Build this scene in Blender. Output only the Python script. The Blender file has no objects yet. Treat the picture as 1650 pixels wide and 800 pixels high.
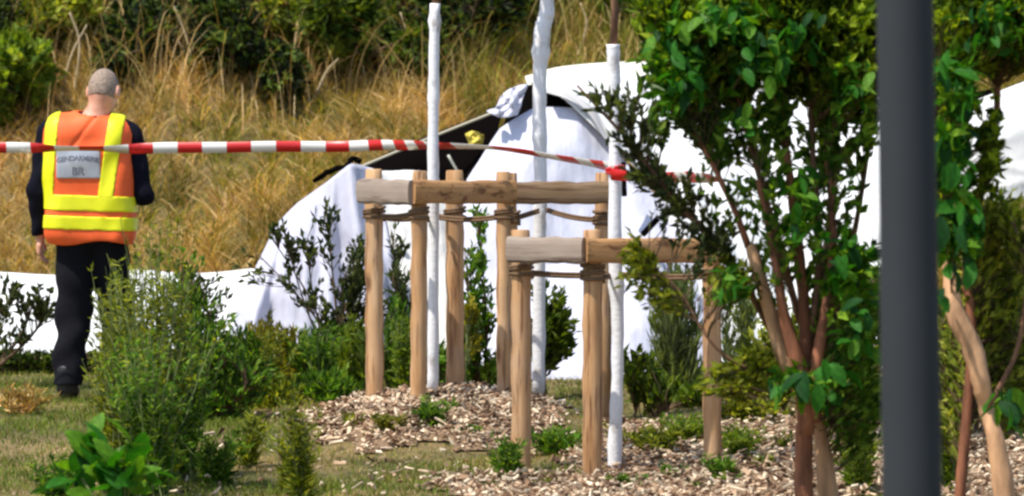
import bpy, math, random
import numpy as np
from mathutils import Vector, Matrix

# ------------------------------------------------------------------ scene, camera, light
S = bpy.context.scene
C = S.collection
rng = np.random.default_rng(7)
random.seed(7)

CAM_Z = 1.65
FPX = 7450.0                       # focal length in pixels of a 1650 px wide picture
PITCH = math.atan(200 / FPX)
cam_d = bpy.data.cameras.new('camera')
cam = bpy.data.objects.new('camera', cam_d); C.objects.link(cam)
cam.location = (0, 0, CAM_Z)
cam.rotation_euler = (math.pi / 2 - PITCH, 0, 0)
cam_d.sensor_width = 36.0
cam_d.lens = 36.0 * FPX / 1650.0
cam_d.clip_end = 500.0
cam_d.dof.use_dof = True
cam_d.dof.focus_distance = 23.0
cam_d.dof.aperture_fstop = 4.5
S.camera = cam

SUN_EL, SUN_AZ = math.radians(60), math.atan2(-0.80, -0.52)   # azimuth of the sun: behind the camera, to the left
sun_dir = Vector((math.sin(SUN_AZ) * math.cos(SUN_EL), math.cos(SUN_AZ) * math.cos(SUN_EL), math.sin(SUN_EL)))
W = bpy.data.worlds.new('World'); S.world = W; W.use_nodes = True
nt = W.node_tree
sky = nt.nodes.new('ShaderNodeTexSky'); sky.sky_type = 'NISHITA'; sky.sun_disc = False
sky.sun_elevation = SUN_EL; sky.sun_rotation = SUN_AZ
bg = nt.nodes['Background']; bg.inputs['Strength'].default_value = 0.15
nt.links.new(sky.outputs[0], bg.inputs['Color'])
sd = bpy.data.lights.new('sun', 'SUN'); sd.energy = 3.9; sd.angle = math.radians(0.5); sd.color = (1.0, 0.95, 0.86)
so = bpy.data.objects.new('sun', sd); C.objects.link(so)
so.location = (-5, -5, 12)
so.rotation_euler = sun_dir.to_track_quat('Z', 'Y').to_euler()

S.view_settings.view_transform = 'Standard'
S.view_settings.look = 'None'
S.view_settings.exposure = 0.6
S.view_settings.gamma = 1.0
S.cycles.filter_width = 2.6
S.cycles.max_bounces = 8
S.cycles.transparent_max_bounces = 8

# ------------------------------------------------------------------ helpers
cp, sp = math.cos(PITCH), math.sin(PITCH)
def at(px, py, Y):
    """The point at depth Y that the photograph shows at pixel (px, py)."""
    u, v = (px - 825) / FPX, (400 - py) / FPX
    d = (u, cp + v * sp, -sp + v * cp)
    t = Y / d[1]
    return Vector((d[0] * t, Y, CAM_Z + d[2] * t))
def X(px, Y): return (px - 825) / FPX * Y
def PX(n, Y): return n * Y / FPX            # n pixels in metres at depth Y

MOUNDS = [(-0.38, 23.2, 0.75, 0.85, 0.145), (0.42, 21.35, 1.05, 0.85, 0.03), (1.7, 22.6, 1.5, 1.1, 0.04)]
def ground(x, y):
    x = np.asarray(x, float); y = np.asarray(y, float)
    z = 0.042 * np.clip(y - 21, 0, 8.5)
    z = z + 0.43 * np.clip(y - 29.5, 0, 4.8) + 0.62 * np.clip(y - 34.3, 0, 60)
    for cx, cy, rx, ry, h in MOUNDS:
        d = ((x - cx) / rx) ** 2 + ((y - cy) / ry) ** 2
        z = z + h * np.exp(-d * d * 0.9)
    b = np.clip((y - 29.5) / 2, 0, 1)
    z = z + b * (0.13 * np.sin(x * 1.3 + 0.7 * y) + 0.09 * np.sin(x * 2.9 - 1.1 * y + 1))
    z = z + 0.012 * np.sin(x * 3.1 + y * 1.7) + 0.010 * np.sin(x * 5.3 - y * 2.3)
    return z
def gz(x, y): return float(ground(x, y))

def new_mesh(name, V, F, mats, mi=None, smooth=False):
    """V: n x 3; F: list of index arrays (m x 3 or m x 4)."""
    V = np.asarray(V, np.float32).reshape(-1, 3)
    if not isinstance(F, list): F = [F]
    F = [np.asarray(f, np.int32) for f in F if len(f)]
    me = bpy.data.meshes.new(name)
    me.vertices.add(len(V)); me.vertices.foreach_set('co', V.ravel())
    loops = np.concatenate([f.ravel() for f in F])
    sizes = np.concatenate([np.full(len(f), f.shape[1], np.int32) for f in F])
    starts = np.concatenate([[0], np.cumsum(sizes)[:-1]]).astype(np.int32)
    me.loops.add(len(loops)); me.loops.foreach_set('vertex_index', loops)
    me.polygons.add(len(sizes)); me.polygons.foreach_set('loop_start', starts)
    try: me.polygons.foreach_set('loop_total', sizes)
    except Exception: pass
    for m in (mats if isinstance(mats, (list, tuple)) else [mats]): me.materials.append(m)
    if mi is not None: me.polygons.foreach_set('material_index', np.asarray(mi, np.int32))
    me.polygons.foreach_set('use_smooth', np.full(len(sizes), bool(smooth)))
    me.update(calc_edges=True); me.validate()
    return me

def tag(o, label=None, cat=None, group=None, kind=None):
    if label: o['label'] = label
    if cat: o['category'] = cat
    if group: o['group'] = group
    if kind: o['kind'] = kind
    return o
def thing(name, loc, label, cat, group=None):
    o = bpy.data.objects.new(name, None); C.objects.link(o)
    o.location = loc; o.empty_display_size = 0.1
    return tag(o, label, cat, group)
def origin_of(p):
    v = Vector((0, 0, 0))
    while p is not None: v = v + p.location; p = p.parent
    return v
def obj(name, V, F, mats, parent=None, mi=None, smooth=False, kind=None):
    """One mesh object from world coordinates; its vertices are stored relative to its parent's origin."""
    off = origin_of(parent)
    V = np.asarray(V, float).reshape(-1, 3) - np.array(off)
    o = bpy.data.objects.new(name, new_mesh(name, V, F, mats, mi, smooth)); C.objects.link(o)
    if parent is not None: o.parent = parent
    if kind: o['kind'] = kind
    return o

class MB:
    def __init__(s): s.V = []; s.Q = []; s.T = []; s.n = 0
    def add(s, V, Q=None, T=None):
        V = np.asarray(V, float).reshape(-1, 3)
        if Q is not None and len(Q): s.Q.append(np.asarray(Q, int) + s.n)
        if T is not None and len(T): s.T.append(np.asarray(T, int) + s.n)
        s.V.append(V); s.n += len(V)
    def build(s, name, mats, parent=None, smooth=False, kind=None):
        F = []
        if s.Q: F.append(np.concatenate(s.Q))
        if s.T: F.append(np.concatenate(s.T))
        return obj(name, np.concatenate(s.V), F, mats, parent, smooth=smooth, kind=kind)

def tube(mb, pts, radii, n=10, caps=True, rough=0.0, flat=None, seed=0):
    """A tube through pts; rough makes it knobbly; flat = (axis vector, factor) squashes one side."""
    pts = [Vector(p) for p in pts]; K = len(pts)
    if np.isscalar(radii): radii = [radii] * K
    r_ = np.random.default_rng(seed + 11)
    V = []
    ref = Vector((0, 1, 0))
    if abs((pts[-1] - pts[0]).normalized().dot(ref)) > 0.9: ref = Vector((1, 0, 0))
    for i, p in enumerate(pts):
        t = (pts[min(i + 1, K - 1)] - pts[max(i - 1, 0)]).normalized()
        a = t.cross(ref).normalized(); b = t.cross(a).normalized()
        for j in range(n):
            th = 2 * math.pi * j / n
            rr = radii[i] * (1 + rough * (r_.random() - .5) * 2)
            d = a * math.cos(th) * rr + b * math.sin(th) * rr
            if flat is not None:
                c = d.dot(flat[0])
                if c > 0: d = d - flat[0] * c * flat[1]
            V.append(p + d)
    Q = []
    for i in range(K - 1):
        for j in range(n):
            k = (j + 1) % n
            Q.append((i * n + j, i * n + k, (i + 1) * n + k, (i + 1) * n + j))
    T = []
    if caps:
        V.append(pts[0]); V.append(pts[-1]); c0, c1 = K * n, K * n + 1
        for j in range(n):
            k = (j + 1) % n
            T.append((c0, k, j)); T.append((c1, (K - 1) * n + j, (K - 1) * n + k))
    mb.add(np.array([tuple(v) for v in V]), Q, T)

def box_mb(mb, c, h, rot=None):
    v = np.array([(x, y, z) for z in (-1, 1) for y in (-1, 1) for x in (-1, 1)], float) * np.array(h)
    if rot is not None: v = v @ np.array(rot).T
    mb.add(v + np.array(c), [(0, 2, 3, 1), (4, 5, 7, 6), (0, 1, 5, 4), (2, 6, 7, 3), (0, 4, 6, 2), (1, 3, 7, 5)])

def smooth_path(pts, k=6):
    """Catmull-Rom through control points (any dimension)."""
    P = np.asarray(pts, float); n = len(P)
    if n < 3:
        t = np.linspace(0, 1, k * (n - 1) + 1)[:, None]; return P[0] * (1 - t) + P[-1] * t
    E = np.vstack([2 * P[0] - P[1], P, 2 * P[-1] - P[-2]])
    out = []
    for i in range(n - 1):
        p0, p1, p2, p3 = E[i:i + 4]
        for j in range(k):
            t = j / k
            out.append(0.5 * ((2 * p1) + (-p0 + p2) * t + (2 * p0 - 5 * p1 + 4 * p2 - p3) * t ** 2 + (-p0 + 3 * p1 - 3 * p2 + p3) * t ** 3))
    out.append(P[-1])
    return np.array(out)

# ------------------------------------------------------------------ materials
def mat(name, build):
    m = bpy.data.materials.new(name); m.use_nodes = True
    N = m.node_tree.nodes; L = m.node_tree.links
    b = N['Principled BSDF']
    build(N, L, b, N['Material Output'])
    return m
def ramp(N, L, fac, stops, interp='LINEAR'):
    r = N.new('ShaderNodeValToRGB'); r.color_ramp.interpolation = interp
    e = r.color_ramp.elements
    while len(e) < len(stops): e.new(0.5)
    for i, (p, c) in enumerate(stops): e[i].position = p; e[i].color = (*c, 1)
    L.new(fac, r.inputs[0]); return r.outputs[0]
def noise(N, L, scale, detail=4, vec=None, rough=0.55, stretch=None):
    n = N.new('ShaderNodeTexNoise'); n.inputs['Scale'].default_value = scale; n.inputs['Detail'].default_value = detail
    n.inputs['Roughness'].default_value = rough
    if vec is None:
        vec = N.new('ShaderNodeTexCoord').outputs['Object']
    if stretch:
        mp = N.new('ShaderNodeMapping'); mp.inputs['Scale'].default_value = stretch
        L.new(vec, mp.inputs[0]); vec = mp.outputs[0]
    L.new(vec, n.inputs['Vector']); return n.outputs['Fac']
def mixc(N, L, fac, a, b, mode='MIX'):
    m = N.new('ShaderNodeMix'); m.data_type = 'RGBA'; m.blend_type = mode
    for s_, v in ((m.inputs[0], fac), (m.inputs[6], a), (m.inputs[7], b)):
        if isinstance(v, (int, float)): s_.default_value = v
        elif isinstance(v, tuple): s_.default_value = (*v, 1)
        else: L.new(v, s_)
    return m.outputs[2]
def bump(N, L, b, h, strength=0.4, dist=0.01):
    n = N.new('ShaderNodeBump'); n.inputs['Strength'].default_value = strength; n.inputs['Distance'].default_value = dist
    L.new(h, n.inputs['Height']); L.new(n.outputs[0], b.inputs['Normal'])

def leaf_mat(name, cols, trans=0.42, rough=0.65, spec=0.15, patch=3.5, pc=((0.62,) * 3, (1.25,) * 3)):
    """cols: three or four colours, one picked per leaf (mesh island), shifted a little by large patches."""
    def f(N, L, b, out):
        geo = N.new('ShaderNodeNewGeometry')
        c = ramp(N, L, geo.outputs['Random Per Island'], [(i / (len(cols) - 1), c) for i, c in enumerate(cols)])
        n = noise(N, L, patch, 3)
        f2 = ramp(N, L, n, [(0.38, pc[0]), (0.62, pc[1])])
        c = mixc(N, L, 1.0, c, f2, 'MULTIPLY')
        L.new(c, b.inputs['Base Color']); b.inputs['Roughness'].default_value = rough
        b.inputs['Specular IOR Level'].default_value = spec
        t = N.new('ShaderNodeBsdfTranslucent')
        L.new(mixc(N, L, 1.0, c, (1.7, 1.6, 0.35), 'MULTIPLY'), t.inputs['Color'])
        mx = N.new('ShaderNodeMixShader'); mx.inputs[0].default_value = trans
        L.new(b.outputs[0], mx.inputs[1]); L.new(t.outputs[0], mx.inputs[2]); L.new(mx.outputs[0], out.inputs[0])
    return mat(name, f)
def plain(name, col, rough=0.6, nscale=None, amount=0.15, bstr=0.0, metallic=0.0, spec=0.4, stretch=None, bdist=0.004):
    def f(N, L, b, out):
        b.inputs['Roughness'].default_value = rough; b.inputs['Metallic'].default_value = metallic
        b.inputs['Specular IOR Level'].default_value = spec
        if nscale:
            n = noise(N, L, nscale, 5, stretch=stretch)
            c = ramp(N, L, n, [(0.3, tuple(x * (1 - amount) for x in col)), (0.7, tuple(min(1, x * (1 + amount)) for x in col))])
            L.new(c, b.inputs['Base Color'])
            if bstr: bump(N, L, b, n, bstr, bdist)
        else: b.inputs['Base Color'].default_value = (*col, 1)
    return mat(name, f)

def wood(name, stretch, cols, grey=0.35):
    def f(N, L, b, out):
        n = noise(N, L, 9, 8, rough=0.65, stretch=stretch)
        c = ramp(N, L, n, [(0.25, cols[0]), (0.45, cols[1]), (0.6, cols[2]), (0.78, cols[3])])
        n2 = noise(N, L, 5, 3)
        f2 = ramp(N, L, n2, [(0.45, (0, 0, 0)), (0.7, (grey,) * 3)])
        c = mixc(N, L, f2, c, (0.30, 0.25, 0.21))
        v = N.new('ShaderNodeTexVoronoi'); v.inputs['Scale'].default_value = 7
        mp = N.new('ShaderNodeMapping'); mp.inputs['Scale'].default_value = tuple(0.35 if s < 0.5 else 1.0 for s in stretch)
        L.new(N.new('ShaderNodeTexCoord').outputs['Object'], mp.inputs[0]); L.new(mp.outputs[0], v.inputs['Vector'])
        k = ramp(N, L, v.outputs['Distance'], [(0.06, (0.22, 0.12, 0.07)), (0.17, (1, 1, 1))])
        c = mixc(N, L, 0.8, c, k, 'MULTIPLY')
        n3 = noise(N, L, 34, 4, rough=0.6, stretch=tuple(0.06 if s < 0.5 else 1.0 for s in stretch))
        k3 = ramp(N, L, n3, [(0.36, (0.30, 0.20, 0.13)), (0.46, (1, 1, 1))])
        c = mixc(N, L, 0.75, c, k3, 'MULTIPLY')
        L.new(c, b.inputs['Base Color']); b.inputs['Roughness'].default_value = 0.85
        bump(N, L, b, n, 0.5, 0.006)
    return mat(name, f)

WC = [(0.14, 0.065, 0.025), (0.42, 0.22, 0.09), (0.60, 0.36, 0.18), (0.76, 0.54, 0.33)]
M_post = wood('wood_post', (1, 1, 0.10), WC, 0.3)
M_beam = wood('wood_beam', (0.10, 0.5, 1), [(0.15, 0.07, 0.025), (0.36, 0.18, 0.065), (0.48, 0.26, 0.10), (0.60, 0.37, 0.18)], 0.15)
M_beam_grey = wood('wood_beam_weathered', (0.10, 0.3, 1), [(0.20, 0.15, 0.11), (0.28, 0.215, 0.165), (0.33, 0.26, 0.205), (0.38, 0.31, 0.25)], 0.5)
M_rope = plain('coir_rope', (0.16, 0.095, 0.05), 0.9, 160, 0.5, 0.6)
M_white_bark = mat('white_painted_bark', lambda N, L, b, out: (
    L.new(mixc(N, L, ramp(N, L, noise(N, L, 14, 6, stretch=(1, 1, 0.5)), [(0.28, (1, 1, 1)), (0.42, (0, 0, 0))]), (0.76, 0.75, 0.76), (0.40, 0.36, 0.33)), b.inputs['Base Color']),
    bump(N, L, b, noise(N, L, 30, 5, stretch=(1, 1, 2)), 0.5, 0.006)))
M_bark = plain('brown_bark', (0.17, 0.085, 0.045), 0.85, 25, 0.55, 0.8, stretch=(1, 1, 0.25), bdist=0.01)
M_bark_red = plain('red_brown_bark', (0.23, 0.085, 0.04), 0.8, 22, 0.55, 0.8, stretch=(1, 1, 0.2), bdist=0.01)
M_bark_tan = plain('tan_peeling_bark', (0.52, 0.29, 0.15), 0.75, 18, 0.4, 0.8, stretch=(1, 1, 0.3), bdist=0.01)
M_twig = plain('dark_twig', (0.10, 0.06, 0.03), 0.85)
M_twig_pale = plain('pale_dry_twig', (0.50, 0.38, 0.22), 0.85)
M_stem_green = plain('green_stem', (0.14, 0.17, 0.05), 0.7)

L_dark = leaf_mat('leaf_dark_green', [(0.020, 0.044, 0.006), (0.055, 0.095, 0.010), (0.10, 0.155, 0.016), (0.18, 0.23, 0.035)])
L_olive = leaf_mat('leaf_olive_green', [(0.035, 0.055, 0.006), (0.12, 0.16, 0.014), (0.24, 0.27, 0.025), (0.42, 0.44, 0.07)])
L_mid = leaf_mat('leaf_mid_green', [(0.018, 0.055, 0.008), (0.060, 0.15, 0.016), (0.13, 0.26, 0.025), (0.28, 0.40, 0.06)])
L_crown = leaf_mat('leaf_crown', [(0.012, 0.030, 0.004), (0.060, 0.11, 0.007), (0.14, 0.21, 0.012), (0.34, 0.44, 0.03)])
L_fresh = leaf_mat('leaf_fresh_green', [(0.012, 0.060, 0.008), (0.030, 0.125, 0.010), (0.07, 0.19, 0.012), (0.20, 0.33, 0.03)], 0.4, 0.4)
L_lime = leaf_mat('leaf_lime', [(0.07, 0.13, 0.015), (0.13, 0.21, 0.02), (0.20, 0.28, 0.03), (0.30, 0.36, 0.06)])
L_yellow = leaf_mat('leaf_yellow_green', [(0.12, 0.12, 0.012), (0.19, 0.18, 0.02), (0.28, 0.25, 0.03), (0.38, 0.34, 0.06)])
L_grey = leaf_mat('leaf_grey_green', [(0.07, 0.10, 0.04), (0.14, 0.18, 0.07), (0.22, 0.27, 0.11), (0.36, 0.42, 0.20)])
L_slate = leaf_mat('leaf_slate', [(0.015, 0.024, 0.012), (0.035, 0.052, 0.022), (0.07, 0.095, 0.035), (0.13, 0.165, 0.06)])
L_bank = leaf_mat('leaf_bank_dark', [(0.003, 0.006, 0.002), (0.008, 0.016, 0.004), (0.035, 0.060, 0.008), (0.14, 0.20, 0.03)], 0.25)
L_flower = plain('yellow_petal', (0.8, 0.62, 0.03), 0.6)
L_white = plain('white_petal', (0.75, 0.76, 0.68), 0.6)
G_dry = leaf_mat('dry_grass', [(0.16, 0.10, 0.035), (0.42, 0.28, 0.11), (0.66, 0.46, 0.20), (0.88, 0.70, 0.42)], 0.25, 0.8, 0.1, 1.6, ((0.62, 0.62, 0.50), (1.2, 1.08, 1.0)))
G_olive = leaf_mat('olive_grass', [(0.05, 0.06, 0.010), (0.13, 0.15, 0.018), (0.23, 0.23, 0.035), (0.40, 0.37, 0.08)], 0.25, 0.8, 0.1, 1.6)
G_lawn = leaf_mat('lawn_green', [(0.05, 0.085, 0.008), (0.10, 0.15, 0.012), (0.15, 0.20, 0.02), (0.26, 0.27, 0.05)], 0.25, 0.6, 0.25)
G_lawn_dry = leaf_mat('lawn_dry', [(0.16, 0.13, 0.03), (0.27, 0.20, 0.06), (0.38, 0.28, 0.11), (0.52, 0.40, 0.19)], 0.25, 0.6, 0.25)
M_chip = leaf_mat('wood_chip', [(0.07, 0.035, 0.02), (0.24, 0.14, 0.08), (0.44, 0.30, 0.19), (0.60, 0.46, 0.31), (0.74, 0.62, 0.45)], 0.0, 0.8, 0.2)

def f_ground(N, L, b, out):
    n1 = noise(N, L, 1.1, 5); n2 = noise(N, L, 22, 6, rough=0.7)
    c = ramp(N, L, n1, [(0.38, (0.09, 0.085, 0.02)), (0.5, (0.17, 0.13, 0.045)), (0.62, (0.27, 0.19, 0.085))])
    c2 = ramp(N, L, n2, [(0.3, (0.45, 0.45, 0.45)), (0.7, (1.35, 1.3, 1.2))])
    c = mixc(N, L, 1.0, c, c2, 'MULTIPLY')
    L.new(c, b.inputs['Base Color']); b.inputs['Roughness'].default_value = 0.95
    bump(N, L, b, n2, 0.8, 0.03)
M_ground = mat('dry_soil_and_turf', f_ground)
M_mulch_bed = plain('mulch_bed', (0.26, 0.165, 0.095), 0.95, 45, 0.6, 1.0, bdist=0.03)

def fabric(name, col, trans=0.15, rough=0.7, wr=0.35):
    def f(N, L, b, out):
        n = noise(N, L, 5, 5, rough=0.6)
        c = ramp(N, L, n, [(0.3, tuple(x * 0.94 for x in col)), (0.7, col)])
        L.new(c, b.inputs['Base Color']); b.inputs['Roughness'].default_value = rough
        b.inputs['Specular IOR Level'].default_value = 0.3
        bump(N, L, b, noise(N, L, 6, 5, rough=0.5, stretch=(1.4, 1, .5)), .6, 0.035)
        if trans:
            t = N.new('ShaderNodeBsdfTranslucent'); L.new(c, t.inputs['Color'])
            mx = N.new('ShaderNodeMixShader'); mx.inputs[0].default_value = trans
            L.new(b.outputs[0], mx.inputs[1]); L.new(t.outputs[0], mx.inputs[2]); L.new(mx.outputs[0], out.inputs[0])
    return mat(name, f)
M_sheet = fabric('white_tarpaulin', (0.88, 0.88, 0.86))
M_sheet_shaded = fabric('shaded_white_tarpaulin', (0.62, 0.62, 0.71), 0.1)  # white cloth again, lavender shade of the front panel put into its colour
M_drape_shaded = fabric('shaded_drape_tarpaulin', (0.55, 0.55, 0.64), 0.1)  # same white cloth, darker and bluish to paint in the drape's shade
M_sheet_cream = fabric('cream_white_tarpaulin', (0.86, 0.84, 0.70), 0.1)
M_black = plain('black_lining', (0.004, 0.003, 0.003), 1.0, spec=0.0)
M_hem = plain('beige_hem', (0.42, 0.38, 0.28), 0.7)
M_steel = plain('grey_fitting', (0.35, 0.35, 0.38), 0.4, metallic=0.5)
M_yellow = plain('yellow_cloth', (0.70, 0.55, 0.08), 0.7, 30, 0.3)

# ------------------------------------------------------------------ ground
def grid_ground(name, xs, ys, m, dz=0.0, mask=None, kind='structure', label=None):
    XX, YY = np.meshgrid(xs, ys)
    V = np.stack([XX, YY, ground(XX, YY) + dz], -1).reshape(-1, 3)
    nx, ny = len(xs), len(ys)
    i = np.arange(nx - 1)[None] + np.arange(ny - 1)[:, None] * nx
    Q = np.stack([i, i + 1, i + 1 + nx, i + nx], -1).reshape(-1, 4)
    if mask is not None:
        c = V[Q].mean(1); Q = Q[mask(c[:, 0], c[:, 1])]
        used, inv = np.unique(Q, return_inverse=True); V = V[used]; Q = inv.reshape(Q.shape)
    return obj(name, V, Q, m, smooth=True, kind=kind)
ys = np.concatenate([np.arange(-30, 16, 1.5), np.arange(16, 40, 0.12), np.arange(40, 90, 2.0)])
xs = np.concatenate([np.arange(-60, -6, 2.0), np.arange(-6, 6, 0.12), np.arange(6, 61, 2.0)])
grid_ground('ground', xs, ys, M_ground)

def mulch_w(x, y):
    """Where wood chips lie (0..1)."""
    w = np.zeros_like(x)
    wob = 1 + 0.10 * np.sin(x * 7 + y * 3) + 0.08 * np.sin(x * 13 - y * 9)
    for cx, cy, rx, ry in ((-0.35, 23.15, 0.62, 0.92), (0.62, 20.55, 1.02, 0.74), (1.45, 22.0, 1.15, 1.5), (2.6, 21.5, 1.4, 1.6)):
        d = np.sqrt(((x - cx) / rx) ** 2 + ((y - cy) / ry) ** 2) * wob
        w = np.maximum(w, np.clip((1.08 - d) / 0.16, 0, 1))
    return w
grid_ground('mulch_bed', np.arange(-1.6, 4.4, 0.06), np.arange(19.4, 24.6, 0.06), M_mulch_bed, 0.012, lambda x, y: mulch_w(x, y) > 0.35)

# ------------------------------------------------------------------ blades, leaves, twigs in bulk
def unit(a): return a / np.maximum(np.linalg.norm(a, axis=-1, keepdims=True), 1e-9)
def blades(pos, h, w, lean, levels=4, curl=1.0):
    """Grass blades as tapering bent strips. pos n x 3, h n, w n, lean n x 2 (horizontal reach at the tip)."""
    n = len(pos)
    a = rng.uniform(0, 2 * math.pi, n); side = np.stack([np.cos(a), np.sin(a) * 0.6, np.zeros(n)], -1)
    V = np.zeros((n, 2 * levels - 1, 3))
    for k in range(levels):
        t = k / (levels - 1)
        c = pos.copy()
        c[:, 0] += lean[:, 0] * t ** 1.8; c[:, 1] += lean[:, 1] * t ** 1.8
        c[:, 2] += h * (t - 0.28 * curl * t ** 3)
        ww = (w * (1 - 0.75 * t))[:, None] * 0.5
        if k < levels - 1: V[:, 2 * k] = c - side * ww; V[:, 2 * k + 1] = c + side * ww
        else: V[:, 2 * k] = c
    T = []
    for k in range(levels - 2):
        T += [(2 * k, 2 * k + 1, 2 * k + 3), (2 * k, 2 * k + 3, 2 * k + 2)]
    T.append((2 * levels - 4, 2 * levels - 3, 2 * levels - 2))
    T = np.array(T)[None] + (np.arange(n) * (2 * levels - 1))[:, None, None]
    return V.reshape(-1, 3), T.reshape(-1, 3)
def leaf_verts(pos, d, L, w, nrm=None):
    """Folded four-point leaves: base, two sides, tip."""
    n = len(pos); d = unit(d)
    if nrm is None: nrm = rng.normal(size=(n, 3)) + np.array([0, -0.35, 0.8])
    s = unit(np.cross(d, nrm)); up = unit(np.cross(s, d))
    L = np.broadcast_to(L, n)[:, None]; w = np.broadcast_to(w, n)[:, None]
    mid = pos + d * L * 0.45
    V = np.stack([pos, mid - s * w * .5 + up * w * .18, pos + d * L - up * L * 0.10, mid + s * w * .5 + up * w * .18], 1)
    T = np.array([(0, 1, 2), (0, 2, 3)])[None] + (np.arange(n) * 4)[:, None, None]
    return V.reshape(-1, 3), T.reshape(-1, 3)
def twig_tubes(P, r):
    """P: n x K x 3 centre lines, r: K radii; three-sided tubes."""
    n, K = P.shape[:2]
    d = unit(P[:, -1] - P[:, 0]); ref = np.where(np.abs(d[:, 2:3]) > .9, np.array([[1., 0, 0]]), np.array([[0, 0, 1.]]))
    a = unit(np.cross(d, ref)); b = np.cross(d, a)
    V = np.zeros((n, K, 3, 3))
    for j in range(3):
        th = 2 * math.pi * j / 3
        o = a * math.cos(th) + b * math.sin(th)
        V[:, :, j] = P + o[:, None] * np.asarray(r)[None, :, None]
    Q = []
    for k in range(K - 1):
        for j in range(3):
            Q.append((k * 3 + j, k * 3 + (j + 1) % 3, (k + 1) * 3 + (j + 1) % 3, (k + 1) * 3 + j))
    Q = np.array(Q)[None] + (np.arange(n) * K * 3)[:, None, None]
    return V.reshape(-1, 3), Q.reshape(-1, 4)
def leafy_parts(parent, stem_pts, blobs, L, w, per, leafmat, twigmat=None, twig_r=0.004, droop=0.0, updir=0.3, reach=0.5, part='foliage', aspect_jit=0.3, spread=0.5, flat=None):
    """Twigs from the nearest stem point to random spots in the blobs, leaves along their outer half.
    blobs: (centre, (rx, ry, rz), number of twigs)."""
    stem_pts = np.asarray(stem_pts, float)
    tg = []
    for c, r, n in blobs:
        u = unit(rng.normal(size=(n, 3))) * (rng.random((n, 1)) ** 0.42)
        tg.append(np.array(c) + u * np.array(r))
    tg = np.concatenate(tg); n = len(tg)
    D = np.linalg.norm(tg[:, None] - stem_pts[None] + np.array([0, 0, -0.12]), axis=2) + 2.0 * np.maximum(0, stem_pts[None, :, 2] - tg[:, None, 2] + 0.02)
    st = stem_pts[D.argmin(1)]
    v = tg - st; ln = np.linalg.norm(v, axis=1)
    cap = np.minimum(1, reach / np.maximum(ln, 1e-6))            # long twigs start off a side twig, not at the stem
    st2 = tg - v * cap[:, None]
    mid = (st2 + tg) / 2 + rng.normal(size=(n, 3)) * 0.10 * (ln * cap)[:, None] + np.array([0, 0, 1]) * (0.10 * ln * cap)[:, None]
    t = np.array([0, .33, .66, 1.])
    P = st2[:, None] * ((1 - t) ** 2)[None, :, None] + 2 * mid[:, None] * (t * (1 - t))[None, :, None] + tg[:, None] * (t ** 2)[None, :, None]
    P[:, -1, 2] -= droop * 0.5; P[:, -2, 2] -= droop * 0.15
    if twigmat is not None:
        V, Q = twig_tubes(P, np.array([1, .8, .6, .35]) * twig_r)
        k = rng.random(n) < 0.18                                 # some of them hang on a longer branch back to the stem
        if k.any():
            A = st[k]; B = P[k, 0]; Mi = (A + B) / 2 + np.array([0, 0, 0.04])
            P2 = np.stack([A, (A + Mi) / 2, (Mi + B) / 2, B], 1)
            V2, Q2 = twig_tubes(P2, np.array([1.8, 1.5, 1.2, 1]) * twig_r)
            Q = np.concatenate([Q, Q2 + len(V)]); V = np.concatenate([V, V2])
        obj('twigs', V, Q, twigmat, parent, kind='stuff')
    s = rng.uniform(0.25, 1.05, (n, per)); 
    i0 = np.clip((s * 3).astype(int), 0, 2); f = (s * 3 - i0)[..., None]
    idx = np.arange(n)[:, None]
    A = P[idx, i0]; B = P[idx, i0 + 1]
    pos = (A * (1 - f) + B * f).reshape(-1, 3)
    d = (unit(B - A).reshape(-1, 3) + rng.normal(size=(n * per, 3)) * spread + np.array([0, 0, updir - droop * 3]))
    m = len(pos)
    LL = L * rng.uniform(1 - aspect_jit, 1 + aspect_jit, m); ww = w * rng.uniform(1 - aspect_jit, 1 + aspect_jit, m)
    V, T = leaf_verts(pos, d, LL, ww, flat)
    return obj(part, V, T, leafmat, parent, kind='stuff')

def stem_tube(parent, pts, name, m, k=5, n=8, rough=0.1, seed=0):
    """pts: (px, py, Y, radius in px); returns sampled centre points."""
    W_ = [(*at(a, b, y), PX(r, y)) for a, b, y, r in pts]
    P = smooth_path(W_, k); mb = MB()
    tube(mb, [p[:3] for p in P], [max(0.001, p[3]) for p in P], n, True, rough, seed=seed)
    mb.build(name, m, parent, smooth=True)
    return P[:, :3]

def shrub(name, label, cat, base, blobs, L, w, per, lm, tm=M_twig, group=None, nst=None, tr=0.004, sr=0.010, **kw):
    """base: (px, Y); blobs in pixels: (px, py, Y, rx_px, ry_px, depth_m, twigs)."""
    bx = X(base[0], base[1]); b = Vector((bx, base[1], gz(bx, base[1]) - 0.02))
    t = thing(name, b, label, cat, group)
    sp_ = []; mb = MB()
    for i, q in enumerate(blobs):
        c = at(q[0], q[1], q[2])
        for j in range(nst or 1):
            e = c + Vector((rng.normal() * PX(q[3], q[2]) * .5, rng.normal() * q[5] * .5, PX(q[4], q[2]) * 0.5))
            s0 = b + Vector((rng.normal() * .03, rng.normal() * .03, 0))
            m_ = s0.lerp(e, .5) + Vector((rng.normal() * .04, rng.normal() * .04, .03))
            P = smooth_path([s0, m_, e], 7); sp_.append(P)
            tube(mb, P, list(np.linspace(sr, sr * .35, len(P))), 6, True, 0.1, seed=i)
    mb.build('stem', tm, t, smooth=True)
    leafy_parts(t, np.concatenate(sp_), [(tuple(at(q[0], q[1], q[2])), (PX(q[3], q[2]), q[5], PX(q[4], q[2])), q[6]) for q in blobs], L, w, per, lm, tm, tr, **kw)
    return t

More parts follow.
